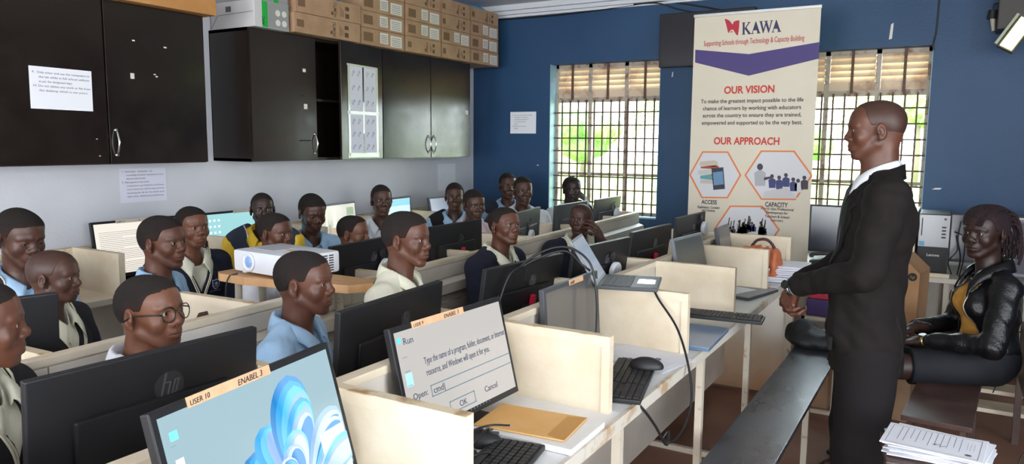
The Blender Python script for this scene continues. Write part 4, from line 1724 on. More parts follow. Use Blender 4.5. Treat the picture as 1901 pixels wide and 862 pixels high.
b = MB()
xx = XL
for a, c in ((-3.2, -.9), (-.1, 2.2)):  # openings added to the unseen wall behind the camera to brighten the room
    b.box(xx, YF - .2, 0, a, YF, ZC)
    b.box(a, YF - .2, 0, c, YF, .6)
    b.box(a, YF - .2, 2.4, c, YF, ZC)
    xx = c
b.box(xx, YF - .2, 0, XR, YF, ZC)
structure('wall_front', b, MATS['wall_white_paint'])
# cornice, stepped
b = MB()
for d, z0, z1 in ((.10, 2.635, 2.68), (.06, 2.605, 2.64), (.025, 2.585, 2.61)):
    b.box(XL, YB - d, z0, XR, YB, z1)
structure('trim_1', b, MATS['ceiling_paint'])
b = MB()
for d, z0, z1 in ((.10, 2.635, 2.68), (.06, 2.605, 2.64), (.025, 2.585, 2.61)):
    b.box(XL, YF, z0, XL + d, YB - .1, z1)
structure('trim_2', b, MATS['ceiling_paint'])

mat('window_steel', (.42, .36, .30), .6, col2=(.20, .10, .06), nscale=18, lo=.5, hi=.66, detail=6)
mat('bar_rust', (.075, .050, .040), .7, col2=(.14, .07, .045), nscale=30)
mat('louvre', (.68, .54, .40), .8, col2=(.34, .19, .11), nscale=5, lo=.50, hi=.72, detail=6)
mat('jamb_cyan', (.30, .52, .62), .5)


def glass_mat():
    m = bpy.data.materials.new('window_glass'); m.use_nodes = True
    nt = m.node_tree
    nt.nodes.clear()
    o = nt.nodes.new('ShaderNodeOutputMaterial')
    mx = nt.nodes.new('ShaderNodeMixShader')
    tr = nt.nodes.new('ShaderNodeBsdfTransparent'); tr.inputs[0].default_value = (.93, .97, .96, 1)
    gl = nt.nodes.new('ShaderNodeBsdfGlossy'); gl.inputs['Roughness'].default_value = .04
    fr = nt.nodes.new('ShaderNodeFresnel'); fr.inputs[0].default_value = 1.35
    nt.links.new(fr.outputs[0], mx.inputs[0]); nt.links.new(tr.outputs[0], mx.inputs[1]); nt.links.new(gl.outputs[0], mx.inputs[2])
    nt.links.new(mx.outputs[0], o.inputs[0])
    MATS['window_glass'] = m


glass_mat()
for wi, (a, c, zs, zt) in enumerate((W1, W2), 1):
    Wd = c - a
    zv = 1.865
    yf = YB + .135
    root = bpy.data.objects.new('window_%d' % wi, None); COL.objects.link(root)
    root.location = (0, 0, 0); root['kind'] = 'structure'
    b = MB()
    b.box(a - .0, YB + .004, zs, a + .004, YB + .21, zt); b.box(c - .004, YB + .004, zs, c, YB + .21, zt)
    b.box(a, YB - .005, zs, c, YB + .21, zs + .012)
    b.build('window_reveal', MATS['jamb_cyan'], root)
    f = MB()
    t = .028
    f.box(a, yf - .02, zs, a + t, yf + .02, zt); f.box(c - t, yf - .02, zs, c, yf + .02, zt)
    f.box(a, yf - .02, zs + .01, c, yf + .02, zs + t + .01); f.box(a, yf - .02, zt - t, c, yf + .02, zt)
    f.box(a, yf - .022, zv - .02, c, yf + .022, zv + .02)
    for k in (1, 2):
        xm = a + Wd * k / 3
        f.box(xm - .016, yf - .02, zs, xm + .016, yf + .02, zt)
    f.box(a, yf - .015, 1.22, c, yf + .015, 1.245)
    f.build('window_frame', MATS['window_steel'], root)
    g = MB()
    nx = 13
    for k in range(1, nx):
        xm = a + Wd * k / nx
        g.box(xm - .006, yf - .045, zs + .012, xm + .006, yf - .033, zv + .0)
    nz = 9
    for k in range(1, nz):
        zm = zs + (zv - zs) * k / nz
        g.box(a + .002, yf - .055, zm - .006, c - .002, yf - .043, zm + .006)
    g.build('burglar_bars', MATS['bar_rust'], root)
    for k in range(3):      # ventilation louvres above
        x0, x1 = a + Wd * k / 3 + .018, a + Wd * (k + 1) / 3 - .018
        L = MB()
        for j in range(5):
            z0 = zv + .072 + j * .044
            L.add([(x0, yf - .018, z0), (x1, yf - .018, z0), (x1, yf + .014, z0 + .048), (x0, yf + .014, z0 + .048),
                   (x0, yf - .018, z0 + .008), (x1, yf - .018, z0 + .008), (x1, yf + .014, z0 + .056), (x0, yf + .014, z0 + .056)],
                  [(0, 1, 2, 3), (7, 6, 5, 4), (0, 4, 5, 1), (1, 5, 6, 2), (2, 6, 7, 3), (3, 7, 4, 0)])
        L.box(x0, yf - .012, zv + .02, x1, yf + .004, zv + .078)
        L.build('louvre', MATS['louvre'], root)
        xm = (x0 + x1) / 2
        MB().box(xm - .009, yf - .034, zv + .0, xm + .009, yf - .022, zt).build('vent_bar', MATS['bar_rust'], root)
        MB().box(x0, yf + .006, zs + .04, x1, yf + .009, zv - .02).build('pane', MATS['window_glass'], root)

# ------------------------------------------------------------------ outside
mat('grass', (.16, .36, .04), .9, col2=(.34, .42, .08), nscale=.6, detail=6)
mat('dirt_road', (.62, .36, .22), .9, col2=(.70, .50, .36), nscale=1.5)
mat('foliage', (.08, .22, .05), .8, col2=(.17, .34, .10), nscale=4)
mat('palm_green', (.24, .36, .14), .7)
mat('bark', (.12, .09, .07), .9)
structure('ground', MB().box(-45, YB + .2, -.30, 30, 60, -.15), MATS['grass'])
b = MB(); b.box(-45, 12.5, -.152, 30, 16.0, -.14)
tag(b.build('dirt_path', MATS['dirt_road']), 'sandy orange dirt path crossing the lawn beyond the windows', 'path')


def bush(label, x, y, r, h, seed, trunk=True, group='trees beyond the windows'):
    rnd = random.Random(seed)
    root = thing('tree', label, 'tree', (x, y, -.15), 0, group)
    S = SDF((-r * 1.7, -r * 1.5, 0), (r * 1.7, r * 1.5, h * 1.25), max(r * .06, .06))
    for i in range(16):
        a = rnd.uniform(0, 2 * PI); q = rnd.uniform(0, r * .8)
        S.a  # clusters of leaves
        S.ell((math.cos(a) * q, math.sin(a) * q * .8, h * rnd.uniform(.45, .92)), (r * rnd.uniform(.3, .5),) * 2 + (r * rnd.uniform(.25, .42),), .05)
    S.a = np.where(np.abs(S.a) < .2, S.a + .0, S.a)
    X = np.random.RandomState(seed).rand(*S.a.shape).astype(np.float32)
    S.a = S.a + (X - .5) * .09
    link('foliage', S.mesh('f'), MATS['foliage'], root)
    if trunk:
        MB().tube([(0, 0, 0), (.05, 0, h * .3), (0, .05, h * .65)], [.14, .10, .07], 10).build('trunk', MATS['bark'], root, smooth=True)
    return root


for i, (x, y, r, h) in enumerate(((-21.5, 34, 2.2, 2.4), (-15.6, 33, 2.1, 2.8), (-10.2, 38, 2.2, 2.3), (-5.9, 32, 1.7, 3.4), (-1.4, 34, 1.9, 4.6), (3.6, 33, 1.8, 4.2), (-27.5, 35, 2.3, 2.6))):
    bush('bushy green tree far beyond the barred windows, across the lawn', x, y, r, h, i + 3)


def palm(label, x, y, h, seed):
    rnd = random.Random(seed)
    root = thing('palm_tree', label, 'tree', (x, y, -.15))
    MB().tube(bez([(0, 0, 0), (.1, 0, h * .5), (.0, .05, h)], 6), .13, 10).build('trunk', MATS['bark'], root, smooth=True)
    f = MB()
    for i in range(13):
        a = 2 * PI * i / 13 + rnd.uniform(-.1, .1)
        L = rnd.uniform(1.2, 1.7); rise = rnd.uniform(.2, .8)
        P = bez([(0, 0, h), (math.cos(a) * L * .45, math.sin(a) * L * .45, h + rise), (math.cos(a) * L, math.sin(a) * L, h + rise - .9)], 8)
        for j in range(2, len(P) - 1):
            d = (P[j + 1] - P[j]).normalized()
            s = d.cross(Vector((0, 0, 1))).normalized()
            for q in (-1, 1):
                l = .42 * math.sin(PI * j / len(P)) + .08
                t = P[j] + s * q * l + Vector((0, 0, -.22)) + d * .15
                f.add([P[j], P[j] + d * .07, t + Vector((0, 0, .012)), P[j] + Vector((0, 0, .01))], [(0, 1, 2), (0, 2, 3), (1, 3, 2), (0, 3, 1)])
    f.build('fronds', MATS['palm_green'], root)


palm('drooping palm seen through the right half of the left window', -6.0, 17.5, 2.2, 2)
palm('drooping palm seen through the window behind the standing man', -1.4, 17.0, 2.5, 5)
# ------------------------------------------------------------------ desks
def board(b, x0, y0, z0, x1, y1, z1):
    return b.box(x0, y0, z0, x1, y1, z1, bev=.003)


def desk_row(name, label, spine, half_r, half_l, ys_r, ys_l, y0, y1, ztop, zd, loc, rz, frame_ys, skirt=True):
    root = thing(name, label, 'desk', loc, rz)
    t = .022
    MB().box(spine + .012, y0, zd - .030, half_r, y1, zd, bev=.002).build('worktop', MATS['desk_white'], root)
    MB().box(half_r - .0005, y0, zd - .034, half_r + .012, y1, zd + .002).build('worktop_edge', MATS['worktop_lip'], root)
    MB().box(half_l, y0, zd - .030, spine - .012, y1, zd, bev=.002).build('worktop', MATS['desk_white'], root)
    MB().box(spine - .012, y0, .10, spine + .012, y1, ztop - .02).build('partition', MATS['desk_back'], root)
    MB().box(spine - .019, y0, ztop - .022, spine + .019, y1, ztop, bev=.003).build('partition_cap', MATS['desk_paint'], root)
    for side, ys, xe in ((1, ys_r, half_r - .030), (-1, ys_l, half_l + .030)):
        for y in ys:
            xs = spine + side * .012
            x0, x1 = min(xs, xe), max(xs, xe)
            d = MB()
            d.box(x0 + .002, y - .009, zd, x1 - .002, y + .009, ztop - .006)
            e = .024
            # raised border of the divider
            d.box(x0, y - .014, ztop - .004 - e, x1, y + .014, ztop)
            xe0, xe1 = (x1 - e, x1) if side > 0 else (x0, x0 + e)
            d.box(xe0, y - .0135, zd, xe1, y + .0135, ztop - .0045 - e)
            o = d.build('divider', MATS['desk_paint'], root)
            tp = MB().box(x0, y - .0145, ztop, x1, y + .0145, ztop + .0025)
            tp.build('divider_edge', MATS['desk_edge'], o)
    for y in frame_ys:
        for xx in (half_r - .016, half_l + .016):
            MB().box(xx - .013, y - .013, 0, xx + .013, y + .013, zd - .03).build('leg', MATS['steel_cream'], root)
        MB().box(half_l + .03, y - .012, .0, half_r - .03, y + .012, .026).build('floor_rail', MATS['steel_cream'], root)
        MB().box(spine - .10 - .012, y - .014, .026, spine - .10 + .014, y + .014, zd - .03).build('post', MATS['steel_cream'], root)
    if skirt:
        MB().box(spine - .125, y0, .05, spine - .112, y1, zd - .03).build('modesty_panel', MATS['raw_plywood'], root)
        MB().box(spine - .11, y0, .028, spine - .085, y1, .06).build('lower_rail', MATS['desk_edge'], root)
    return root


divA = [-.20, .49, 1.171, 1.875, 2.574, 3.231, 3.887, 4.487]
rowA = desk_row('computer_desk', 'long cream double sided computer desk with dividers, nearest to the standing man', -1.158, -.755, -1.53, divA, [y + .02 for y in divA], -.30, 4.55, .967, .75, (0, 0, 0), 0, [-.2, .6, 1.20, 1.90, 2.70, 3.45])
d = MB().box(-1.26, 4.52, 0.02, -.775, 4.545, .72)
d.build('end_panel', MATS['dusty_panel'], rowA)
MB().box(-.795, 4.50, 0, -.760, 4.55, .72).build('corner_post', MATS['steel_cream'], rowA)
MB().box(-.775, 4.40, .70, -.745, 4.56, .752).build('metal_edging', mat('aluminium', (.55, .55, .56), .3, 1.), rowA)

# row B, slightly turned
rowB = desk_row('computer_desk', 'long cream computer desk whose plain back runs behind the front pupils', 0, .028, -.42, [], [.15, .85, 1.55, 2.25, 2.95, 3.65, 4.35, 4.80], -.6, 4.83, .950, .75, (-1.955, .85, 0), R(2.75), [-.4, .5, 1.4, 2.3, 3.2, 4.1, 4.75], skirt=False)
b = MB()
for y0_, y1_ in ((-.6, .13), (.135, 1.30), (1.305, 2.55), (2.555, 3.70), (3.705, 4.83)):
    b.box(.013, y0_, .865, .020, y1_, .925)
b.build('back_panel', MATS['desk_back'], rowB)
b = MB()
b.add([(.014, -.6, .860), (.060, -.6, .845), (.062, -.6, .800), (.014, -.6, .780), (.014, 4.83, .860), (.060, 4.83, .845), (.062, 4.83, .800), (.014, 4.83, .780)],
      [(0, 1, 2, 3), (7, 6, 5, 4), (0, 4, 5, 1), (1, 5, 6, 2), (2, 6, 7, 3), (3, 7, 4, 0)])
b.build('cable_trunking', MATS['desk_back'], rowB)
MB().box(.014, -.6, .10, .022, 4.83, .715).build('apron', MATS['desk_back'], rowB)
for yy in (1.75, 3.35):
    s = MB().box(.022, yy, .66, .034, yy + .09, .74, bev=.003)
    so = s.build('wall_socket', MATS['white_plastic'], rowB)
# row C along the white wall
rowC = thing('computer_desk', 'wall desk with cream dividers under the black cabinets', 'desk', (-3.84, 0, 0))
MB().box(.0, .2, .72, .44, 5.3, .75, bev=.003).build('worktop', MATS['desk_paint'], rowC)
MB().box(.0, .2, .10, .02, 5.3, .93).build('back_board', MATS['desk_back'], rowC)
MB().box(.0, .2, .93, .03, 5.3, .952).build('back_cap', MATS['desk_edge'], rowC)
for y in (.9, 1.62, 2.10, 2.78, 3.46, 4.14, 4.72, 5.28):
    d = MB().box(.02, y - .010, .75, .418, y + .010, .950)
    d.box(.02, y - .016, .925, .42, y + .016, .955)
    d.box(.398, y - .0155, .75, .4195, y + .0155, .9245)
    d.build('divider', MATS['desk_paint'], rowC)
for y in (.25, 1.5, 2.8, 4.1, 5.25):
    MB().box(.40, y - .013, 0, .426, y + .013, .72).build('leg', MATS['steel_cream'], rowC)


# ------------------------------------------------------------------ screens
def run_dialog(M, so, w, h, bz):
    tx = mat('screen_text', (.05, .06, .10), .6)
    ln = mat('screen_line', (.12, .20, .24), .6)
    bx = lambda x0, y0, x1, y1, m, z=.0: MB().box(x0, y0, z, x1, y1, z + .0003, M).build('window_element', m, so)
    L, T = -w / 2, h + bz
    text('Run', .024, M @ Matrix.Translation((L + .024, T - .030, 0)), tx, so)
    bx(L + .006, T - .024, L + .018, T - .010, mat('icon_cyan', (.05, .35, .45), .5, emit=(.1, .5, .6), estr=0.168))
    text('Type the name of a program, folder, document, or Internet', .0245, M @ Matrix.Translation((L + .085, T - .092, 0)), tx, so, fit=w - .088)
    text('resource, and Windows will open it for you.', .0245, M @ Matrix.Translation((L + .085, T - .121, 0)), tx, so, fit=.27)
    text('Open:', .022, M @ Matrix.Translation((L + .022, T - .165, 0)), tx, so)
    for (x0, y0, x1, y1) in ((.090, .146, w - .002, .1485), (.090, .173, w - .002, .1755), (.090, .146, .0925, .1755),
                             (.148, .204, .255, .2065), (.148, .232, .255, .2345), (.148, .204, .1505, .2345), (.2525, .204, .255, .2345)):
        bx(L + x0, T - y1, L + x1, T - y0, ln)
    text('cmd|', .024, M @ Matrix.Translation((L + .098, T - .169, 0)), tx, so)
    text('OK', .022, M @ Matrix.Translation((L + .186, T - .228, 0)), tx, so)
    text('Cancel', .022, M @ Matrix.Translation((L + .300, T - .222, 0)), tx, so)
    for k in range(6):
        bx(L + .012, T - .06 - k * .034, L + .030, T - .0585 - k * .034, ln)
    bx(L + .010, T - .130, L + .034, T - .098, mat('icon_pale', (.2, .5, .6), .5, emit=(.25, .5, .58), estr=0.231), -.0001)
    for k in range(7):
        bx(L + .225 + k * .014, T - .250, L + .229 + k * .014, T - .246, ln)


def desktop10(M, so, w, h, bz):
    bloom(M @ Matrix.Translation((.045, .020, 0)), 0, so, (-w / 2 - .043, -.01, w / 2 - .046, h - .012), .95)
    for k in range(4):
        MB().box(-w / 2 + .014, h - .025 - k * .045, 0, -w / 2 + .030, h - .010 - k * .045, .0003, M).build('desktop_icon', [mat('icon_cyan2', (.1, .5, .6), .5, emit=(.12, .50, .58), estr=0.210), mat('icon_white', (.5, .6, .65), .5, emit=(.6, .7, .75), estr=0.294)][min(k, 1)], so)
        text(['Recycle', 'Acrobat', 'Chrome', 'Files'][k][:0] or '- - -', .006, M @ Matrix.Translation((-w / 2 + .012, h - .034 - k * .045, 0)), MATS['ink'], so)
    MB().box(w / 2 - .085, .0, .0012, w / 2 - .006, .105, .0015, M).build('window_element', mat('pop_up', (.3, .4, .42), .5, emit=(.36, .46, .50), estr=0.231), so)


def doc_page(M, so, w, h, bz):
    rnd = random.Random(4)
    MB().box(w * .26, h * .12, 0, w / 2 - .004, h + .010, .0003, M).build('window_element', mat('wall_blue_pix', (.1, .2, .3), .5, emit=(.20, .36, .50), estr=0.252), so)
    ln = mat('doc_line', (.25, .25, .27), .6)
    for k in range(24):
        x1 = w * (.22 - .10 * rnd.random())
        y = h - .030 - k * .0095
        if k in (3, 9, 16): x1 = -w * .2
        MB().box(-w / 2 + .020, y, 0, x1, y + .0016, .0004, M).build('text_line', ln, so)
    for (cx, cy, r, m) in ((.065, h - .052, .013, 'doc_red'), (.060, h - .040, .013, 'doc_green')):
        col = (.5, .05, .06) if m == 'doc_red' else (.06, .5, .12)
        mm = mat(m, col, .5, emit=col, estr=0.336)
        MB().prism([(cx + r * math.cos(t), cy + r * 1.0 * math.sin(t)) for t in np.linspace(0, 2 * PI, 20)[:-1]], 0.0004 + (.0003 if m == 'doc_green' else 0), .0006 + (.0003 if m == 'doc_green' else 0), M).build('page_emblem', mm, so)
    MB().prism([(.072 + .010 * math.cos(t), h - .058 + .012 * math.sin(t)) for t in np.linspace(0, 2 * PI, 20)[:-1]], .0010, .0012, M).build('page_emblem', mat('doc_white', (.8, .8, .8), .5, emit=(.8, .8, .8), estr=0.252), so)


def desktop_c2(M, so, w, h, bz):
    bloom(M @ Matrix.Translation((-.02, .02, 0)), 0, so, (-w / 2 + .022, -.0, w / 2 + .018, h - .012), .80, cols=((.01, .30, .75), (.02, .45, .85), (.05, .55, .95), (.10, .60, .95), (.25, .70, 1.)))
    for k in range(3):
        for j in range(3):
            MB().box(-w / 2 + .015 + j * .03, h - .025 - k * .035, 0, -w / 2 + .028 + j * .03, h - .013 - k * .035, .0003, M).build('desktop_icon', MATS['icon_white'], so)


def photo_room(M, so, w, h, bz):
    for (x0, y0, x1, y1, c) in ((-.5, .0, .5, .4, (.42, .34, .24)), (-.35, .4, -.30, .95, (.62, .60, .48)), (-.15, .4, -.05, .95, (.66, .64, .52)), (.05, .30, .2, .50, (.30, .20, .12)), (.25, .70, .45, .92, (.25, .32, .22)), (-.28, .2, -.22, .5, (.25, .3, .26)), (.3, .1, .4, .4, (.3, .2, .14))):
        MB().box(x0 * w, bz + y0 * h, 0, x1 * w, bz + y1 * h, .0003 + .0002 * (x0 > -.4), M).build('picture_patch', mat('pic_%d_%d' % (x0 * 100, y0 * 100), c, .5, emit=c, estr=0.252), so)


def photo_beach(M, so, w, h, bz):
    for k, c in enumerate(((.20, .42, .34), (.50, .44, .30), (.62, .58, .50), (.40, .55, .60), (.18, .42, .55))):
        MB().box(-w / 2 + .002, bz + .002 + h * .2 * k, 0, w / 2 - .002, bz + h * .2 * (k + 1), .0003, M).build('picture_patch', mat('beach_%d' % k, c, .5, emit=c, estr=0.294), so)


# right side of row A
monitor('black monitor nearest the camera with blue petal wallpaper, taped USER 10', -1.006, .906, .818, 8.7, 15.3, w=.46, h=.272, scr=(.30, .43, .48), es=.62, tape=(-.155, .045, 'USER 10', 'ENABEL 3', 'tape'), content=desktop10)
monitor('black monitor showing a Run dialog, taped USER 9', -1.050, 1.572, .787, -2.5, 14.3, w=.470, h=.279, scr=(.46, .44, .42), es=.62, tape=(-.155, .055, 'USER 9', 'ENABEL 3', 'tape'), content=run_dialog)
monitor('blank grey framed monitor taped USER 7, beside the laptop', -1.095, 2.30, .765, 1.5, 4, w=.445, h=.265, casing='monitor_grey', scr=(.10, .095, .09), tape=(-.03, .085, 'USER 7', '2', 'tape'))
monitor('silver framed blank monitor between the third and fourth dividers', -1.060, 3.60, .795, -5, 13, w=.36, h=.26, casing='monitor_silver', scr=(.11, .115, .11))
monitor('small dark monitor at the far end of the front desk by the red folder', -1.060, 4.20, .800, 2, 10, w=.28, h=.245, casing='monitor_grey', scr=(.10, .10, .11))
# left side of row A, seen from behind
monitor('large black monitor back with raised round HP badge, bottom left corner', -1.418, .923, .770, -2.8, -4.1, back=True, logo='big')
monitor('black monitor back with HP badge in front of the boy in the light blue shirt', -1.360, 1.625, .772, 4.7, -4.4, back=True)
monitor('black monitor back with red plug and cables looping over its top', -1.375, 2.377, .772, -5, -8.2, back=True, plug=True)
monitor('black monitor back with a white disc receiver, behind the open laptop', -1.335, 2.99, .775, -5, -8, back=True, puck=(.08, .165))
monitor('black monitor back with a red plug, beyond the open laptop', -1.318, 3.57, .785, -2.5, -7, back=True, plug=True)
monitor('black monitor back with a grey disc receiver, last of the front desk', -1.320, 4.30, .790, -1.7, -1.5, back=True, puck=(.15, .205))
# row B monitors
monitor('plain black monitor back at the left edge above the second desk', -2.163, .855, .79, -11.9, -7, back=True, logo=False, cables=False)
monitor('black monitor back with white disc marked N beside the projector', -2.215, 2.47, .775, 5, -5, back=True, puck=(.10, .165), cables=False)
monitor('black monitor back with red plug on the second desk', -2.21, 3.174, .785, .4, .9, back=True, plug=True)
monitor('grey monitor back with white disc in front of the boy in white', -2.281, 4.039, .788, 11.4, -2.7, back=True, casing='monitor_grey', puck=(-.02, .135), cables=False)
monitor('silver edged monitor back in front of the boy by the window', -2.275, 4.646, .79, .4, -2.6, back=True, casing='monitor_grey', logo=False, cables=False)
monitor('dark monitor back with disc receiver, last on the second desk, before the window', -2.290, 5.285, .79, .9, -5.7, back=True, puck=(.11, .175), cables=False, casing='monitor_grey')
# row C monitors
monitor('black monitor with a white document page, against the white wall', -3.70, 2.40, .787, -1.8, 9.5, scr=(.62, .58, .52), es=.75, content=doc_page, tape=(-.12, .09, 'USER 17', '5', 'tape_pale'))
monitor('monitor with blue petal wallpaper on pale screen, against the white wall', -3.65, 3.01, .79, -.5, 5, scr=(.25, .48, .50), es=.75, content=desktop_c2, tape=(-.05, .10, None, None, 'tape_pale'))
monitor('monitor showing a picture of a bright room, third along the white wall', -3.66, 3.84, .79, 8, 5, w=.44, h=.28, casing='monitor_silver', scr=(.50, .49, .42), es=.7, content=photo_room)
monitor('monitor with a beach picture, fourth along the white wall', -3.68, 4.50, .79, 5, 3, w=.38, h=.28, casing='monitor_grey', scr=(.4, .45, .42), es=.7, content=photo_beach)
monitor('pale blank monitor leaning near the far corner of the white wall', -3.56, 5.00, .79, 2.3, 11.8, w=.42, h=.27, casing='monitor_grey', scr=(.22, .25, .33), es=.5)

# N on the disc
# ------------------------------------------------------------------ things on row A
keyboard('black keyboard under the Run dialog monitor', -.848, 1.335, .7515, -80)
mouse('black mouse lying among cables under the Run dialog monitor', -.965, 1.500, .752, -70)
keyboard('black keyboard in the bay beside the laptop charger cable', -.845, 2.16, .7515, -77)
mouse('black mouse at the edge of the keyboard under the blank grey monitor', -.822, 2.275, .768, -75)
keyboard('black keyboard sticking out over the worktop edge beyond the third divider', -.800, 3.02, .790, 6, L=.36, W=.12, pitch=0)
mouse('black mouse tucked behind the third divider', -.935, 2.76, .752, -90)
cab = 'black cables tangled in front of the Run dialog monitor'
for k, pts in enumerate(([(-1.02, 1.36, .76), (-.98, 1.42, .80), (-.97, 1.50, .79), (-1.0, 1.55, .757)], [(-1.03, 1.30, .757), (-.95, 1.36, .775), (-.93, 1.46, .812), (-.97, 1.53, .775), (-.98, 1.58, .765)], [(-.98, 1.26, .757), (-.90, 1.36, .79), (-.90, 1.43, .77), (-.95, 1.43, .757)], [(-1.05, 1.45, .757), (-.96, 1.50, .80), (-.925, 1.56, .79)])):
    cable(cab, pts, .0026, group='cables on the front desk')
MB()
cc = MB()
cc.box(-1.02, 1.28, .752, -.93, 1.42, .775, bev=.004)
tag(cc.build('power_adapter', MATS['key_body']), 'black power adapter beneath the cables of the front desk', 'power adapter')
# envelope on a white shelf board
M = frame((-.90, 1.655, .7515), (1, .02, 0), (-.02, 1, 0))
b = MB().box(-.135, -.105, 0, .150, .105, .016, M, bev=.002)
tag(b.build('shelf_board', MATS['desk_white']), 'loose white board carrying the brown envelope', 'board')
M = frame((-.915, 1.655, .7690), (1, .10, 0), (-.10, 1, 0))
b = MB().box(-.125, -.085, 0, .125, .085, .004, M)
en = tag(b.build('envelope', mat('manila', (.66, .36, .11), .7, col2=(.70, .41, .15), nscale=10)), 'brown manila envelope lying on a white board', 'envelope')
MB().add([M @ Vector(v) for v in ((.125, -.085, .0043), (.125, .085, .0043), (.075, .07, .0048), (.075, -.07, .0048))], [(0, 1, 2, 3)]).build('flap', mat('manila_dark', (.52, .26, .07), .7), en)
# printed sheets in the next bays
paper_sheet('white printed sheet beside the keyboard under the laptop', frame((-.90, 2.43, .7515), (.25, 1, 0), (-1, .25, 0)), .21, .297, 'paper sheet', 'paper', ['- - - - - - - - - - - - - - - -'] * 16, .009, lead=1.7)
for k, (dx, dy, a) in enumerate(((0, 0, .0), (.03, .02, .12))):
    pass
M = frame((-.83, 2.79, .7515), (1, .05, 0), (-.05, 1, 0))
b = MB().box(-.12, -.17, 0, .10, .17, .012, M, bev=.003)
fo = tag(b.build('laptop_lid', mat('lid_blue', (.10, .16, .26), .22, col2=(.14, .21, .32), nscale=5)), 'closed blue grey laptop under the overhanging keyboard', 'laptop')
MB().box(-.12, -.17, .012, .10, .17, .016, M, bev=.002).build('lid', mat('lid_blue_top', (.22, .30, .42), .2), fo)
fo.name = 'closed_laptop'
b = MB()
b.tube(bez([(-.90, 2.70, .775), (-.86, 2.73, .785), (-.84, 2.70, .772), (-.87, 2.67, .775), (-.83, 2.66, .772)], 6), .004, 6)
tag(b.build('white_cable', MATS['white_plastic'], smooth=True), 'short white cable coiled on the blue grey laptop', 'cable')
b = MB().box(-.925, 2.64, .768, -.905, 2.72, .790, bev=.003)
tag(b.build('red_adapter', MATS['plug_red']), 'small red adapter behind the third divider', 'adapter')
M = frame((-.885, 3.79, .7515), (1, -.25, 0), (.25, 1, 0))
cl = tag(MB().box(-.115, -.16, 0, .115, .16, .012, M, bev=.003).build('closed_laptop', MATS['monitor_grey']), 'closed dark laptop with sheets on top near the far divider', 'laptop')
MB().box(-.115, -.16, .013, .115, .16, .018, M, bev=.002).build('lid', MATS['monitor_silver'], cl)
paper_sheet('white sheets lying on the closed dark laptop', frame((-.93, 3.74, .7700), (.9, -.35, 0), (.35, .9, 0)), .15, .21, 'paper sheet', 'paper', ['- - - - - - - -'] * 8, .009)

# open laptop standing on the divider
LT = thing('laptop', 'open grey laptop balanced on top of a desk divider', 'laptop', (-1.03, 2.610, .9705), R(16))
xh = -.105
MB().box(-.105, -.125, 0, .115, .125, .014, bev=.004).build('keyboard_deck', MATS['monitor_grey'], LT)
kk = MB()
for r in range(5):
    for c in range(13):
        kk.box(-.088 + r * .0215, -.114 + c * .0176, .014, -.088 + r * .0215 + .018, -.114 + c * .0176 + .0146, .0158)
o = kk.build('keys', MATS['key_black'], LT); o['kind'] = 'stuff'
MB().box(.035, -.045, .0140, .100, .045, .0148).build('touchpad', mat('touchpad', (.35, .40, .46), .15), LT)
Ml = frame((xh, 0, .010), (0, 1, 0), (-math.sin(R(32)), 0, math.cos(R(32))))
lid = MB().box(-.125, 0, -.004, .125, .190, .004, Ml, bev=.003).build('lid', MATS['monitor_silver'], LT)
MB().box(-.115, .012, .0036, .115, .180, .0046, Ml).build('screen', mat('laptop_screen', (.08, .10, .13), .12, emit=(.25, .32, .40), estr=0.147), lid)
cable('black charger cable hanging from the laptop in a long loop to the keyboard', [(-.915, 2.56, .975), (-.885, 2.54, .94), (-.80, 2.49, .86), (-.735, 2.42, .76), (-.700, 2.36, .66), (-.700, 2.28, .585), (-.715, 2.22, .560), (-.735, 2.185, .575), (-.722, 2.20, .600), (-.712, 2.17, .575), (-.700, 2.10, .600), (-.715, 2.05, .670), (-.745, 2.00, .740), (-.79, 1.99, .768)], .0042)
for k, pts in enumerate(([(-1.37, 2.30, 1.02), (-1.28, 2.36, 1.10), (-1.19, 2.40, 1.125), (-1.10, 2.40, 1.08), (-1.07, 2.40, .98), (-1.06, 2.39, .86), (-1.055, 2.36, .775)],
                         [(-1.35, 2.26, 1.03), (-1.27, 2.33, 1.085), (-1.18, 2.37, 1.115), (-1.11, 2.37, 1.07), (-1.09, 2.39, 1.05)],
                         [(-1.36, 2.18, .82), (-1.33, 2.16, .93), (-1.31, 2.20, 1.04), (-1.29, 2.27, 1.06), (-1.30, 2.29, 1.00)])):
    cable('black cables arching over the blank grey monitor', pts, .0042, group='cables arching over the monitors')
# far end of row A
b = MB()
for k, (c, h) in enumerate(((0, .17),)):
    b.box(-1.085, 3.985, .752, -1.060, 4.075, .935, bev=.003)
tag(b.build('folder', mat('folder_red', (.42, .02, .06), .5)), 'dark red folder standing beside the small dark monitor', 'folder')
b = MB().lathe([(.022, 0), (.028, .0), (.034, .085), (.030, .085), (.026, .006)], 24, Matrix.Translation((-.985, 4.35, .752)))
tag(b.build('cup', MATS['key_black'], ang=40), 'small black cup beside the small dark monitor', 'cup')
S = SDF((-.14, -.12, -.02), (.14, .12, .23), .005)
for k in range(5):
    S.ell((-.085 + k * .042, .01 * math.sin(k), .090), (.034, .075, .105 - .008 * abs(k - 2)), .022)
S.func(wrinkle(.004, 60, 1.), 'off')
bg = thing('handbag', 'orange pleated bag in the last bay of the front desk', 'bag', (-.90, 4.24, .755), R(0))
link('bag_body', S.mesh('bag'), mat('bag_orange', (.50, .13, .055), .55, col2=(.60, .18, .08), nscale=20), bg)
MB().tube(bez([(-.05, 0, .18), (-.02, 0, .215), (.03, 0, .22), (.07, 0, .18), (.09, 0, .11)], 6), .008, 8).build('handle', mat('bag_handle', (.05, .02, .02), .5), bg, smooth=True)
random.seed(11)
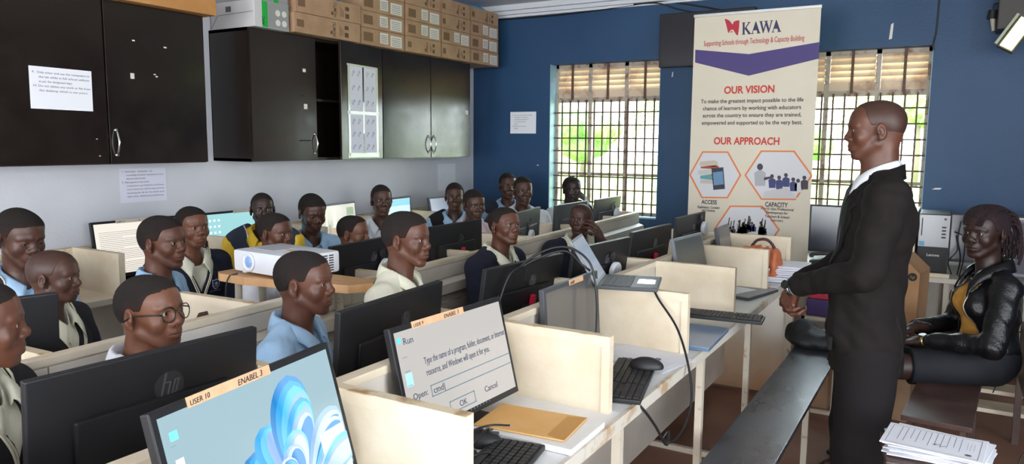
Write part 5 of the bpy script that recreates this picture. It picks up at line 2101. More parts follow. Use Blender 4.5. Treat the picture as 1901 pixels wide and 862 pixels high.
for k in range(12):
    col = ['paper', 'paper_lilac', 'paper'][k % 3]
    M = frame((-.790 + random.uniform(-.012, .012), 4.30 + random.uniform(-.02, .02), .7535 + k * .0075), (1, random.uniform(-.15, .15) + .1, 0), (-.1, 1, 0))
    o = MB().box(-.13, -.12, 0, .13, .12, .0065, M, bev=.002).build('exercise_book', MATS[col])
    tag(o, 'one of the loose papers and books heaped on the far end of the front desk', 'book', 'papers heaped at the far end of the front desk')
M = frame((-.86, 4.235, .846), (1, .2, .1), (-.2, 1, 0))
tag(MB().box(-.05, -.03, 0, .05, .03, .018, M, bev=.006).build('blue_pouch', mat('pouch_blue', (.01, .22, .62), .4)), 'bright blue pouch on top of the paper heap', 'pouch')
tag(MB().box(-.80, 4.02, .7515, -.76, 4.12, .758, bev=.002).build('phone', MATS['white_plastic']), 'pale phone at the worktop edge near the paper heap', 'phone')

# projector on its board
pb = thing('projector_table', 'varnished wooden board table carrying the white projector', 'table', (-2.14, 2.00, 0), R(3))
MB().prism([(-.335, -.075), (-.30, -.10), (-.15, -.115), (.29, -.045), (.345, .03), (.30, .10), (-.25, .115), (-.33, .06)], .955, .985).build('table_top', MATS['varnished_board'], pb)
for sx in (-.24, .16):
    for sy in (-.06, .06):
        MB().cyl((sx, sy, .955), (sx * 1.06, sy * 1.3, 0), .014, .012, 10).build('leg', MATS['steel_cream'], pb, smooth=True)
pj = thing('projector', 'white video projector on the wooden board', 'projector', (-2.22, 2.03, .986), R(-4))
MB().bbox_(-.175, -.115, .008, .175, .115, .092, .012).build('projector_body', MATS['white_plastic'], pj, ang=50)
for sx in (-.14, .14):
    for sy in (-.085, .085):
        MB().cyl((sx, sy, 0), (sx, sy, .010), .012, n=12).build('foot', MATS['white_plastic'], pj)
Mp = Matrix.Translation((-.075, -.116, .050)) @ Matrix.Rotation(R(90), 4, 'X')
MB().lathe([(.001, -.002), (.030, -.002), (.036, .002), (.036, .006), (.030, .008), (.026, .004), (.001, .004)], 32, Mp).build('lens_ring', MATS['white_plastic'], pj, smooth=True)
MB().lathe([(.001, .006), (.022, .004), (.024, .0)], 28, Mp).build('lens', mat('lens_blue', (.25, .42, .75), .08), pj, smooth=True)
g = MB()
for r in range(7):
    for c in range(6):
        g.box(.1745, -.090 + c * .030, .018 + r * .0095, .1762, -.068 + c * .030, .0225 + r * .0095)
g.build('vent_grille', MATS['key_black'], pj)
MB().box(-.12, -.06, .0915, .0, .03, .0930).build('control_panel', mat('panel_pale', (.6, .62, .68), .3), pj)
MB().box(.01, -.02, .0915, .06, .0, .0928).build('sticker', MATS['tape'], pj)
cable('thin black lead hanging down from the projector board', [(-2.35, 1.905, .990), (-2.37, 1.875, .975), (-2.375, 1.865, .90), (-2.36, 1.86, .76)], .003)
plastic_chair('white plastic chair under the projector board', -2.36, 1.92, 200, 'chair_white', seat=.43, top=.93, w=.34)
plastic_chair('brown plastic chair beside the boy at the far left', -2.50, 1.62, 215, 'chair_brown', group=None, top=.90, w=.42)
plastic_chair('brown plastic chair behind the boy looking down in a blue shirt', -3.02, 3.36, 180, 'chair_brown', top=.96, w=.40)
plastic_chair('brown plastic chair below the pale blank monitor', -3.18, 4.78, 180, 'chair_brown', top=.98, w=.40)

# benches
bench('long black topped bench on cream steel legs beside the standing man', -.555, 1.4, 4.25, .215, .45, 'bench_top', 'steel_cream', nleg=4)
for i, (x, y0_, y1_, rz) in enumerate(((-1.76, .45, 4.3, 0),)):
    bench('bench under the pupils of the front desk', x, y0_, y1_, .22, .43, 'bench_top', 'steel_cream', nleg=4)
bench('bench under the pupils behind the second desk', -2.68, 1.1, 5.6, .22, .43, 'bench_top', 'steel_cream', nleg=4)
bench('bench under the pupils along the white wall', -3.24, 1.3, 5.4, .22, .43, 'bench_top', 'steel_cream', nleg=4)
wb = bench('dark varnished wooden bench with two end legs under the seated woman', .0, 3.20, 4.15, .24, .45, 'dark_wood', 'dark_wood', nleg=2)
wb.rotation_euler = (0, 0, R(-4))

# papers on a low stool at the front right
st = thing('stool', 'low dark stool holding the stack of white papers', 'stool', (.01, 2.56, 0), R(8))
MB().box(-.15, -.13, .535, .15, .13, .56, bev=.004).build('stool_top', MATS['dark_wood'], st)
for sx in (-.12, .12):
    for sy in (-.10, .10):
        MB().box(sx - .015, sy - .015, 0, sx + .015, sy + .015, .535).build('leg', MATS['dark_wood'], st)
random.seed(3)
for k in range(9):
    a = random.uniform(-.22, .22) if k < 8 else -.10
    M = frame((.005 + random.uniform(-.016, .016), 2.565 + random.uniform(-.012, .012), .5615 + k * .0042), (math.cos(a), math.sin(a), 0), (-math.sin(a), math.cos(a), 0))
    o = MB().box(-.135, -.095, 0, .135, .095, .0034, M).build('paper_bundle', MATS['paper'])
    if k < 8:
        tag(o, 'one of the white sheaves stacked under the top form on the stool', 'paper', 'papers stacked on the stool')
    else:
        tag(o, 'printed form with a crest and signature, topmost of the white papers', 'paper')
        Mt = M @ Matrix.Translation((0, 0, .0035))
        for (x0, y0_, x1, y1_) in ((-.122, -.083, .122, -.082), (-.122, .082, .122, .083), (-.122, -.083, -.121, .083), (.121, -.083, .122, .083)):
            MB().box(x0, y0_, 0, x1, y1_, .0003, Mt).build('form_border', MATS['ink'], o)
        Mr = Mt @ Matrix.Rotation(R(-90), 4, 'Z')
        for j in range(11):
            Lh = random.uniform(.06, .13)
            MB().box(-.075, .070 - j * .0165, 0, -.075 + Lh, .0712 - j * .0165, .0003, Mr).build('text_line', MATS['ink'], o)
        for j in range(3):
            text('- - - - - - - - - - -', .010, Mr @ Matrix.Translation((-.045, .104 - j * .009, 0)), MATS['ink'], o)
        MB().prism([(.060 + .008 * math.cos(t), .096 + .010 * math.sin(t)) for t in np.linspace(0, 2 * PI, 8)[:-1]], 0, .0004, Mr).build('crest', MATS['ink'], o)
        MB().tube([Mt @ Vector(p) for p in ((.00, -.03, .0006), (.01, -.018, .0006), (.005, -.035, .0006), (.022, -.02, .0006), (.02, -.036, .0006), (.035, -.025, .0006))], .0006, 5).build('signature', MATS['ink'], o)
# ------------------------------------------------------------------ wall cabinets
def handle(parent, y, z, x=-3.5):
    b = MB()
    b.tube(bez([(x, y, z + .060), (x + .012, y, z + .050), (x + .026, y, z), (x + .012, y, z - .050), (x, y, z - .060)], 8), [.0045] * 8 + [.005] * 16 + [.0045] * 9, 8)
    for s in (-1, 1):
        b.lathe([(.001, -.003), (.009, -.002), (.010, .002), (.005, .006), (.001, .006)], 14, Matrix.Translation((x + .002, y, z + s * .060)) @ Matrix.Rotation(R(90), 4, 'Y'))
    return b.build('handle', MATS['chrome'], parent, smooth=True)


def cabinet(label, y0, y1, z0, z1, doors, xf=-3.5):
    root = thing('wall_cabinet', label, 'cabinet', (0, 0, 0))
    b = MB()
    t = .018
    xb = XL + .002
    b.box(xb, y0, z0, xf - .02, y0 + t, z1); b.box(xb, y1 - t, z0, xf - .02, y1, z1)
    b.box(xb, y0, z0, xf - .02, y1, z0 + t); b.box(xb, y0, z1 - t, xf - .02, y1, z1)
    b.box(xb, y0, z0, xb + .006, y1, z1)
    b.box(xb, y0 + t, (z0 + z1) / 2 - .008, xf - .04, y1 - t, (z0 + z1) / 2 + .008)
    b.build('carcass', MATS['cabinet_black'], root)
    out = []
    for (a, c, hy, op) in doors:
        d = MB().box(xf - .019, a + .002, z0 + .003, xf, c - .002, z1 - .003, bev=.002)
        o = d.build('door', MATS['cabinet_black'], root)
        if hy: handle(o, hy, z0 + .105)
        out.append(o)
    return root, out


c1, dd = cabinet('dark wall cabinet with two doors and a rules notice, left of the picture', 1.00, 2.672, 1.378, 2.155, [(1.0, 1.56, None, 0), (1.56, 2.118, None, 0), (2.122, 2.672, 2.155, 0)])
chips = [(2.27, 1.98, .007, .004), (2.44, 1.965, .008, .004), (2.255, 1.81, .010, .016), (2.375, 1.825, .006, .003), (2.385, 1.815, .006, .004), (2.06, 1.50, .004, .002), (2.07, 1.42, .004, .002), (1.60, 2.04, .006, .004)]
for (y, z, a, c) in chips:
    o = MB().box(-3.5005, y - a, z - c, -3.4992, y + a, z + c * .7).build('chipped_patch', MATS['label_white'], dd[2] if y > 2.12 else dd[1])
paper_sheet('white rules sheet numbered nine and ten taped on the left cabinet door', frame((-3.4985, 1.912, 1.722), (0, 1, -.01), (0, .02, 1)), .275, .185, 'notice', 'paper',
            ['9.  Only enter and use the computers in', 'the lab while in full school uniform', 'as per the designated days.', '10. Do not delete any work or file from', 'the desktop which is not yours.'], .0135, margin=.012, top=.016, lead=1.45)

DOOR = Matrix.Translation((-3.5, 4.118, 0)) @ Matrix.Rotation(R(7), 4, 'Z') @ Matrix.Translation((3.5, -4.118, 0))
c2, dd2 = cabinet('black wall cabinet with four doors under the stacked cardboard boxes', 2.972, 5.225, 1.375, 2.140, [(2.972, 3.485, 3.50 - .04, 0), (3.640, 4.118, None, 0), (4.122, 4.680, 4.645, 0), (4.684, 5.225, 4.715, 0)])
for (y, z, a, c) in ((3.385, 1.93, .012, .010), (3.36, 1.775, .010, .004), (3.39, 1.71, .014, .016), (5.17, 1.74, .022, .018), (3.38, 1.50, .05, .003)):
    MB().box(-3.5005, y - a, z - c, -3.4992, y + a, z + c).build('chipped_patch', MATS['label_white'] if c > .006 else MATS['cabinet_inside'], dd2[0] if y < 3.6 else dd2[3])
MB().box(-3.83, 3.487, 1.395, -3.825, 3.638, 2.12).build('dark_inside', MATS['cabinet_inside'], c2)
dd2[1].matrix_local = DOOR
# two taped posters of hand signs on the narrow door
tape_m = mat('clear_tape', (.62, .66, .56), .15, spec=.8)
for (y0, y1, z0, z1, lab) in ((3.735, 3.875, 1.70, 1.99, 'upper left'), (3.895, 4.035, 1.70, 1.99, 'upper right'), (3.735, 3.875, 1.42, 1.675, 'lower left'), (3.895, 4.035, 1.42, 1.675, 'lower right')):
    p = MB().box(-3.4998, y0, z0, -3.4984, y1, z1).build('chart_sheet', MATS['paper_lilac'])
    tag(p, 'faded sheet of small line drawings, %s of the four on the narrow cabinet door' % lab, 'poster')
    p.matrix_world = DOOR
    for r in range(3):
        for c in range(2):
            cy, cz = y0 + .038 + c * .062, z1 - .045 - r * (.095 if lab.startswith('u') else .085)
            rr = random.Random(int(y0 * 100) + r * 7 + c)
            pts = [Vector((-3.4981, cy + .017 * math.cos(t * 1.0) * rr.uniform(.5, 1), cz + .020 * math.sin(t * 1.3) * rr.uniform(.5, 1.1))) for t in np.linspace(0, 5.5, 9)]
            MB().tube(bez(pts, 3), .0010, 4).build('line_drawing', MATS['ink'], p)
tp = MB()
for (y0, z0, y1, z1) in ((3.705, 1.676, 4.065, 1.698), (3.705, 1.39, 4.065, 1.42), (3.705, 1.99, 4.05, 2.003), (3.712, 1.40, 3.735, 2.0), (4.036, 1.40, 4.058, 2.0), (3.876, 1.55, 3.894, 1.76)):
    tp.box(-3.4984, y0, z0, -3.4976, y1, z1)
tp_o = tp.build('adhesive_tape', tape_m)
tp_o.matrix_world = DOOR
tag(tp_o, 'clear tape strips holding the four drawing sheets on the cabinet door', 'tape')

# paper notices on the walls
paper_sheet('lilac rules sheet on the white wall below the gap between cabinets', frame((XL + .0015, 2.512, 1.250), (0, 1, 0), (0, -.02, 1)), .275, .185, 'notice', 'paper_lilac',
            ['7.  Unnecessary   movements   and', 'crowding around computers is not', 'allowed inside the lab.', '8.  Playing games on the school', 'computers is prohibited at all times,', 'once found you will be banned from', 'accessing the lab for the whole term', 'with other additional punishments.'], .0125, margin=.014, top=.008, lead=1.55)
paper_sheet('narrow white notice under the far end of the black cabinet', frame((XL + .0015, 5.375, 1.19), (0, 1, 0), (0, 0, 1)), .26, .235, 'notice', 'paper', ['- - - - - -', '- - -', '', '- - - - - - - - -', '- - - - - - - - -', '- - - - - - - -', '- - - - -'], .014, top=.02)
paper_sheet('small white typed notice on the blue wall left of the window', frame((-3.322, YB - .0015, 1.672), (1, 0, 0), (0, 0, 1)), .262, .19, 'notice', 'paper', ['4.  You are not allowed to enter', 'with bags or any eatables in', 'the lab unless authorised to', 'do so by the teacher in', 'charge.', '5.  Wait for your turn to be', 'helped.'], .0125, margin=.018, top=.02, lead=1.55)

# ------------------------------------------------------------------ boxes on the cabinets
b = thing('cardboard_box', 'orange brown box lying on top of the left cabinet', 'box', (-3.66, 2.36, 2.156))
MB().box(-.18, -.42, 0, .215, .355, .125, bev=.003).build('box_body', MATS['cardboard_orange'], b)
MB().box(-.178, -.03, .1255, .213, .03, .1265).build('sealing_tape', MATS['tape'], b)


def flat_box(label, y0, y1, z0, z1, xf, kind, seed, open_=False):
    rnd = random.Random(seed)
    root = thing('laptop_box', label, 'box', (0, 0, 0), 0, 'brown laptop boxes stacked on the black cabinet')
    xb = -3.82
    B = MB()
    B.box(xb, y0 + .004, z0 + .001, xf, y1 - .004, z1 - .001, bev=.003)
    B.build('box_body', MATS['cardboard'], root)
    L = y1 - y0
    H = z1 - z0
    P = lambda a, c, d, e, m, nm, off=.0006: MB().box(xf - .001, y0 + L * a, z0 + H * c, xf + off, y0 + L * d, z0 + H * e).build(nm, m, root)
    if kind == 'label':
        P(.42, .22, .60, .86, MATS['label_white'], 'shipping_label')
        P(.66, .12, .93, .80, MATS['label_white'], 'shipping_label')
        for k in range(5):
            P(.44, .30 + k * .10, .58, .33 + k * .10, MATS['cardboard_print'], 'label_line', .0009)
            P(.69, .20 + k * .11, .90, .225 + k * .11, MATS['cardboard_print'], 'label_line', .0009)
        P(.06, .22, .26, .74, mat('print_brown', (.17, .095, .05), .8), 'print_block')
    else:
        M = frame((xf + .0008, y0 + L * .60, z0 + H * .10), (0, 0, 1), (0, -1, 0))
        text('HOMTU', L * .060, M, MATS['cardboard_print'], root, bold=.0006, fit=H * .72)
        M = frame((xf + .0008, y0 + L * .535, z0 + H * .30), (0, 0, 1), (0, -1, 0))
        MB().prism([(-.014, -.009), (.012, -.006), (.006, .008), (-.010, .010)], 0, .0004, M).build('print_block', MATS['cardboard_print'], root)
        for k in range(2):
            P(.74, .16 + k * .40, .80, .40 + k * .36, MATS['cardboard_print'], 'print_block')
        P(.04, .30, .14, .66, mat('print_brown', (.17, .095, .05), .8), 'print_block')
        for k in range(3):
            P(.66 + .022 * k, .2, .667 + .022 * k, .75 - .1 * k, MATS['print_brown'], 'print_block')
    return root


stacks = [(3.26, 3.84, 2, -3.44, ['p', 'p']), (3.86, 4.315, 4, -3.455, ['label', 'label', 'label', 'label']), (4.33, 4.752, 4, -3.45, ['p', 'label', 'label', 'p']), (4.765, 5.16, 4, -3.455, ['p', 'label', 'p', 'p']), (5.175, 5.60, 4, -3.46, ['label', 'label', 'label', 'p'])]
pos = ['nearest', 'second', 'third', 'fourth', 'farthest']
lev = ['bottom', 'second from the bottom', 'third from the bottom', 'topmost']
seed = 0
for si, (y0, y1, n, xf, ks) in enumerate(stacks):
    for k in range(n):
        seed += 1
        h = .112 if si else .120
        off = random.Random(seed).uniform(-.008, .008)
        flat_box('brown flat box, %s in the %s stack above the black cabinet' % (lev[k] if k < n - 1 or n < 3 else 'topmost', pos[si]), y0 + off, y1 + off * .5, 2.143 + k * h, 2.143 + (k + 1) * h, xf, ks[k], seed)
# the open ends of the nearest boxes
sh_ = MB()
for k in range(2):
    for j in range(3):
        sh_.box(-3.80 + j * .115, 3.252, 2.165 + k * .12, -3.705 + j * .115, 3.262, 2.240 + k * .12)
tag(sh_.build('box_flap', mat('cardboard_dark', (.16, .095, .055), .85)), 'folded end flaps of the nearest brown boxes', 'flap')
ub = thing('ups_box', 'white and grey power supply box with green stripe on the black cabinet', 'box', (0, 0, 0))
MB().box(-3.835, 2.980, 2.1415, -3.46, 3.235, 2.292, bev=.003).build('box_body', mat('box_white', (.55, .54, .54), .6), ub)
MB().box(-3.461, 3.075, 2.144, -3.459, 3.232, 2.290).build('grey_panel', mat('box_grey', (.27, .28, .27), .6), ub)
MB().box(-3.461, 3.035, 2.144, -3.4588, 3.075, 2.290).build('green_stripe', mat('box_green', (.01, .36, .05), .5), ub)
for dy in (0, .048):
    for dz in (0, .055):
        MB().prism([(.018 * math.cos(t), .018 * math.sin(t)) for t in np.linspace(0, 2 * PI, 20)[:-1]], 0, .0012, frame((-3.459, 3.150 + dy, 2.180 + dz), (0, 1, 0), (0, 0, 1))).build('round_symbol', MATS['label_white'], ub)
text('APC', .026, frame((-3.4580, 3.050, 2.155), (0, 0, 1), (0, -1, 0)) @ Matrix.Rotation(0, 4, 'Z'), MATS['ink_dark'], ub)
MB().box(-3.70, 2.9785, 2.235, -3.655, 2.980, 2.265).build('label_patch', MATS['ink'], ub)
MB().tube([(-3.83, 2.979, 2.15), (-3.77, 2.979, 2.22), (-3.47, 2.979, 2.225)], .0012, 5).build('flap_seam', MATS['ink'], ub)
u2 = thing('ups_box', 'grey box with a green stripe lying on the white power supply box', 'box', (0, 0, 0))
MB().box(-3.83, 3.0, 2.294, -3.48, 3.27 - .02, 2.40, bev=.003).build('box_body', MATS['box_grey'], u2)
MB().box(-3.481, 3.14, 2.296, -3.4788, 3.175, 2.398).build('green_stripe', MATS['box_green'], u2)
b = MB()
b.v = []
S = SDF((-3.83, 3.3, 2.38), (-3.45, 3.85, 2.46), .008)
S.ell((-3.63, 3.58, 2.405), (.16, .24, .028), 0)
S.func(wrinkle(.006, 50, 2.), 'off')
tag(link('plastic_sheet', S.mesh('s'), mat('plastic_blue', (.04, .30, .60), .3)), 'light blue plastic sheet lying on the nearest brown boxes', 'plastic sheet')
S = SDF((-3.80, 5.20, 2.58), (-3.46, 5.60, 2.66), .008)
S.ell((-3.63, 5.38, 2.605), (.14, .17, .026), 0)
S.func(wrinkle(.006, 50, 4.), 'off')
tag(link('plastic_sheet', S.mesh('s'), MATS['plastic_blue']), 'light blue plastic sheet on the farthest stack of boxes', 'plastic sheet')

# ------------------------------------------------------------------ blue wall fittings
tv = thing('television', 'flat dark television on the blue wall behind the banner', 'television', (-1.70, YB - .005, 2.09))
MB().box(-.365, -.055, 0, .36, -.006, .410, bev=.005).build('casing', MATS['monitor_black'], tv)
MB().box(-.350, -.0565, .016, .345, -.0545, .396).build('screen', mat('tv_screen', (.030, .028, .036), .22), tv)
cable('black wire sagging along the cornice above the blue wall', [(-3.60, YB - .03, 2.575), (-3.0, YB - .02, 2.572), (-2.4, YB - .02, 2.590), (-2.05, YB - .02, 2.60), (-1.75, YB - .012, 2.54), (-1.60, YB - .012, 2.50)], .006)
cable('second black wire running to the television from the cornice', [(-2.30, YB - .03, 2.60), (-2.10, YB - .03, 2.592), (-1.95, YB - .01, 2.54), (-1.80, YB - .008, 2.50)], .005)
cable('black wire hanging on the wall above the right window', [(-.17, YB - .006, 2.68), (-.168, YB - .006, 2.45), (-.172, YB - .006, 2.25), (-.185, YB - .010, 2.165), (-.175, YB - .008, 2.13)], .005)
for (x, z, w_, h_, lab) in ((-.44, 2.27, .012, .055, 'white scuff on the blue wall above the right window'), (-1.97, 2.04, .006, .02, 'small white chip on the blue wall right of the left window'), (-3.05 - .12, 1.30, .010, .006, 'tiny white chip on the blue wall left of the left window'), (-.10, 1.21, .03, .006, 'white scratch on the blue wall under the lamp')):
    tag(MB().prism([(x - w_, z - h_), (x + w_ * .6, z - h_ * .9), (x + w_, z + h_), (x - w_ * .3, z + h_ * .85)], -.0012, .0012, Matrix.Translation((0, YB - .002, 0)) @ Matrix(((1, 0, 0, 0), (0, 0, 1, 0), (0, 1, 0, 0), (0, 0, 0, 1)))).build('paint_chip', MATS['label_white']), lab, 'chip')
fl = thing('emergency_lamp', 'glowing greenish lamp panel on a dark box at the top right', 'lamp', (.205, YB - .12, 2.12))
MB().box(-.045, -.13, .09, .25, .118, .42, bev=.006).build('housing', mat('lamp_dark', (.030, .026, .022), .5), fl)
Ml = frame((-.012, -.18, .010), (.50, 0, -.30), (.42, .25, .80))
MB().box(-.012, -.035, -.03, .085, .185, -.002, Ml, bev=.004).build('lamp_frame', mat('lamp_brown', (.06, .04, .03), .5), fl)
MB().box(0, -.025, -.002, .072, .175, .004, Ml).build('diffuser', mat('lamp_glow', (.5, .6, .3), .4, emit=(.62, .90, .30), estr=2.6), fl)
MB().box(-.032, -.030, -.006, -.016, .185, .004, Ml).build('lamp_bezel', mat('lamp_bezel', (.45, .50, .38), .3), fl)
sk = thing('light_switch', 'small hanging black lamp holder beside the glowing lamp', 'lamp holder', (.135, YB - .06, 2.27))
MB().cyl((0, 0, .03), (.004, 0, .085), .030, .026, 16).build('holder', MATS['key_black'], sk, ang=40)
MB().cyl((.012, -.0, -.045), (.004, 0, .032), .010, .016, 12).build('bulb_cap', mat('bulb_cream', (.55, .50, .38), .4), sk, ang=40)
MB().tube(bez([(.004, 0, .085), (.006, 0, .12), (.05, .01, .13), (.11, .02, .135)], 6), .004, 6).build('lead', MATS['cable_black'], sk, smooth=True)
cable('thin black wire hanging down beside the glowing lamp', [(.235, YB - .012, 2.42), (.232, YB - .012, 2.30), (.228, YB - .012, 2.19)], .005)

# ------------------------------------------------------------------ banner
bn = thing('banner_stand', 'tall cream roll-up banner reading KAWA with a purple chevron', 'banner', (-1.21, 5.20, 0))
BX0, BX1, BZ = -1.62, -.803, 2.367
cream = mat('banner_cream', (.64, .575, .455), .55, col2=(.68, .62, .50), nscale=1.5)
MB().box(BX0 + 1.21, -.001, .10, BX1 + 1.21, .001, BZ).build('banner_sheet', cream, bn)
MB().box(BX0 + 1.205, -.012, BZ - .004, BX1 + 1.215, .012, BZ + .016, bev=.003).build('top_rail', mat('rail_silver', (.55, .56, .55), .35, .8), bn)
MB().box(BX0 + 1.20, -.075, .0, BX1 + 1.22, .075, .10, bev=.015).build('base_case', MATS['rail_silver'], bn)
MB().cyl((.0, .03, .08), (.0, .03, BZ), .011, n=12).build('support_pole', MATS['rail_silver'], bn, smooth=True)


def BC(xc, yc):
    s = (xc - (33 - .016 * (yc - 50))) / (405 - .056 * (yc - 50))
    v = .58 * yc
    ycc = yc - (v - 261) / 2687 * (xc - 235)
    return (BX0 + 1.21 + .817 * s, BZ - (ycc - 38) * .00209)


def bpoly(pts, m, name, lay=1):
    P = [BC(*p) for p in pts]
    b = MB()
    b.add([(x, -.0012 - lay * .0006, z) for x, z in P] , [tuple(range(len(P)))])
    return b.build(name, m, bn)


def btext(t, xc, yc, capx, m, width, bold=0, align=0, shear=0, size=None):
    """centre line of text at crop position (xc,yc), given width in crop px and cap height in crop px"""
    x, z = BC(xc, yc)
    me = text_mesh(t, 1.0, 'LEFT', .0001, bold, shear)
    co = coords(me)
    w0, h0 = co[:, 0].max() - co[:, 0].min(), .70
    sx = width * .00202 / w0
    sy = capx * .00209 / h0
    me.transform(Matrix.Translation((x, -.0042, z - capx * .00209 / 2)) @ Matrix(((sx, 0, 0, 0), (0, 0, -.5, 0), (0, sy, 0, 0), (0, 0, 0, 1))) @ Matrix.Translation((-(co[:, 0].max() + co[:, 0].min()) / 2, 0, 0)))
    me.materials.clear()
    return link('lettering', me, m, bn)


navy = mat('print_navy', (.035, .030, .10), .6); crimson = mat('print_crimson', (.45, .02, .04), .6); red = mat('print_red', (.55, .03, .02), .6)
dk = mat('print_dark', (.03, .03, .045), .6); purple = mat('print_purple', (.060, .040, .17), .6); orange = mat('print_orange', (.72, .20, .06), .6)
bpoly([(37, 156), (215, 168), (432, 128), (430, 180), (215, 236), (37, 196)], purple, 'chevron')
GL = dict(
    K=[[(0, 0), (.34, 0), (.34, .04), (.26, .05), (.26, .46), (.58, .05), (.50, .04), (.50, 0), (.88, 0), (.88, .04), (.80, .06), (.42, .56), (.70, .92), (.80, .96), (.80, 1), (.50, 1), (.50, .96), (.60, .94), (.26, .52), (.26, .95), (.34, .96), (.34, 1), (0, 1), (0, .96), (.08, .95), (.08, .05), (0, .04)]],
    A=[[(0, 0), (.26, 0), (.26, .04), (.16, .06), (.22, .28), (.50, .28), (.58, .06), (.48, .04), (.48, 0), (.86, 0), (.86, .04), (.78, .06), (.46, 1), (.40, 1), (.08, .06), (0, .04)]],
    W=[[(0, 1), (0, .96), (.07, .94), (.32, 0), (.38, 0), (.60, .62), (.80, 0), (.86, 0), (1.16, .94), (1.24, .96), (1.24, 1), (.96, 1), (.96, .96), (1.06, .94), (.88, .34), (.70, .94), (.78, .96), (.78, 1), (.44, 1), (.44, .96), (.52, .94), (.55, .84), (.40, .34), (.25, .94), (.34, .96), (.34, 1)]])
gx = 192.
for ch in 'KAWA':
    for pg in GL[ch]:
        bpoly([(gx + x * 36, 103 - y * 38 - (gx + x * 36 - 250) * .085) for x, y in pg], navy, 'lettering')
    gx += {'K': 30, 'A': 26, 'W': 39}[ch]
bpoly([((X / 6.156 + 10) * 1.724, (Y / 6.157 + 20) * 1.724) for X, Y in ((420, 88), (440, 90), (480, 108), (515, 150), (530, 118), (560, 105), (597, 103), (590, 200), (580, 272), (560, 262), (540, 232), (522, 208), (505, 206), (485, 222), (472, 246), (462, 238), (445, 170))], crimson, 'logo_mark')
bpoly([((X / 6.156 + 10) * 1.724, (Y / 6.157 + 20) * 1.724) for X, Y in ((488, 246), (494, 228), (508, 220), (526, 240), (512, 232), (498, 238))], crimson, 'logo_mark', 1)
btext('Supporting Schools through Technology & Capacity Building', 227, 126, 17, crimson, 324)
btext('OUR VISION', 216, 279, 23, red, 164, bold=.025)
for t, y, w_ in (('To make the greatest impact possible to the life', 314, 334), ('chance of learners by working with educators', 337, 320), ('across the country to ensure they are trained,', 360, 322), ('empowered and supported to be the very best.', 384, 328)):
    btext(t, 221, y, 12.5, dk, w_, bold=.012)
btext('OUR APPROACH', 207, 443, 23, red, 216, bold=.025)


def hexa(cx, cy, hw, hh):
    q = hw * .50
    return [(cx - hw, cy), (cx - q, cy - hh), (cx + q, cy - hh), (cx + hw, cy), (cx + q, cy + hh), (cx - q, cy + hh)]


pw = mat('photo_white', (.62, .62, .64), .6)
for (cx, cy, hw, hh) in ((109, 553, 84, 76), (303, 553, 101, 80), (207, 730, 100, 78)):
    bpoly(hexa(cx, cy, hw, hh), orange, 'hexagon_frame', 1)
    bpoly(hexa(cx, cy, hw - 6, hh - 5), pw, 'hexagon_photo', 2)
# stack of books and a phone in the first hexagon
for (x0, y0, x1, y1, c) in ((60, 508, 118, 524, (.55, .45, .36)), (63, 524, 122, 532, (.35, .06, .04)), (55, 536, 112, 552, (.50, .52, .46)), (62, 553, 118, 566, (.10, .32, .34)), (62, 567, 122, 580, (.50, .46, .42))):
    bpoly([(x0, y0 + 3), (x1 - 12, y0 - 2), (x1, y0 + 2), (x1, y1), (x1 - 10, y1 + 2), (x0, y1)], mat('bk%d' % y0, c, .6), 'printed_book', 3)
bpoly([(98, 532), (136, 528), (142, 598), (105, 602)], dk, 'printed_phone', 4)
bpoly([(103, 545), (134, 541), (138, 583), (107, 587)], mat('phone_sky', (.12, .25, .40), .5), 'printed_phone_screen', 5)
pl = mat('photo_tan', (.42, .38, .34), .6); pdk = mat('photo_dark', (.05, .04, .05), .6); pbl = mat('photo_blue', (.04, .05, .16), .6)
# people shapes in the second
def pbody(x, y, s, m, m2, lay=3):
    bpoly([(x + 4.2 * s * math.cos(t), y + 5 * s * math.sin(t)) for t in np.linspace(0, 2 * PI, 12)[:-1]], m2, 'printed_head', lay)
    bpoly([(x - 8 * s, y + 9 * s), (x - 3 * s, y + 5 * s), (x + 3 * s, y + 5 * s), (x + 8 * s, y + 9 * s), (x + 7 * s, y + 28 * s), (x - 7 * s, y + 28 * s)], m, 'printed_figure', lay)


pbody(250, 526, 2.2, mat('photo_shirt', (.40, .40, .43), .6), pdk, 3)
bpoly([(262, 560), (285, 556), (285, 562), (262, 570)], pdk, 'printed_arm', 4)
for x, y, m in ((286, 556, pbl), (307, 560, pbl), (327, 552, pbl), (348, 566, pbl), (362, 570, pw), (380, 560, pdk)):
    pbody(x, y, 1.35, m, pdk, 3)
bpoly([(262, 606), (330, 592), (360, 628), (258, 628)], mat('photo_table', (.55, .54, .55), .6), 'printed_table', 4)
# crowd with raised hands in the third
rr = random.Random(2)
for k in range(26):
    x = 150 + rr.random() * 112; y = 700 + rr.random() * 30
    pbody(x, y, rr.uniform(.7, 1.1), [pdk, pl, pbl][k % 3], pdk, 3)
    if k % 2: bpoly([(x - 1.5, y), (x + 1.5, y), (x + 5, y - 22), (x + 2, y - 23)], pdk, 'printed_arm', 4)
btext('ACCESS', 92, 641, 14, dk, 54, bold=.02)
btext('Application, Content', 90, 658, 8.5, dk, 78, bold=.012)
btext('and Devices', 90, 668, 8.5, dk, 46, bold=.012)
btext('CAPACITY', 298, 648, 15, dk, 72, bold=.02)
for t, y, w_ in (('World class Professional', 662, 106), ('Development for', 674, 70), ('Teachers & School', 687, 78), ('Learners', 699, 38)):
    btext(t, 299, y, 8.5, dk, w_, bold=.012)

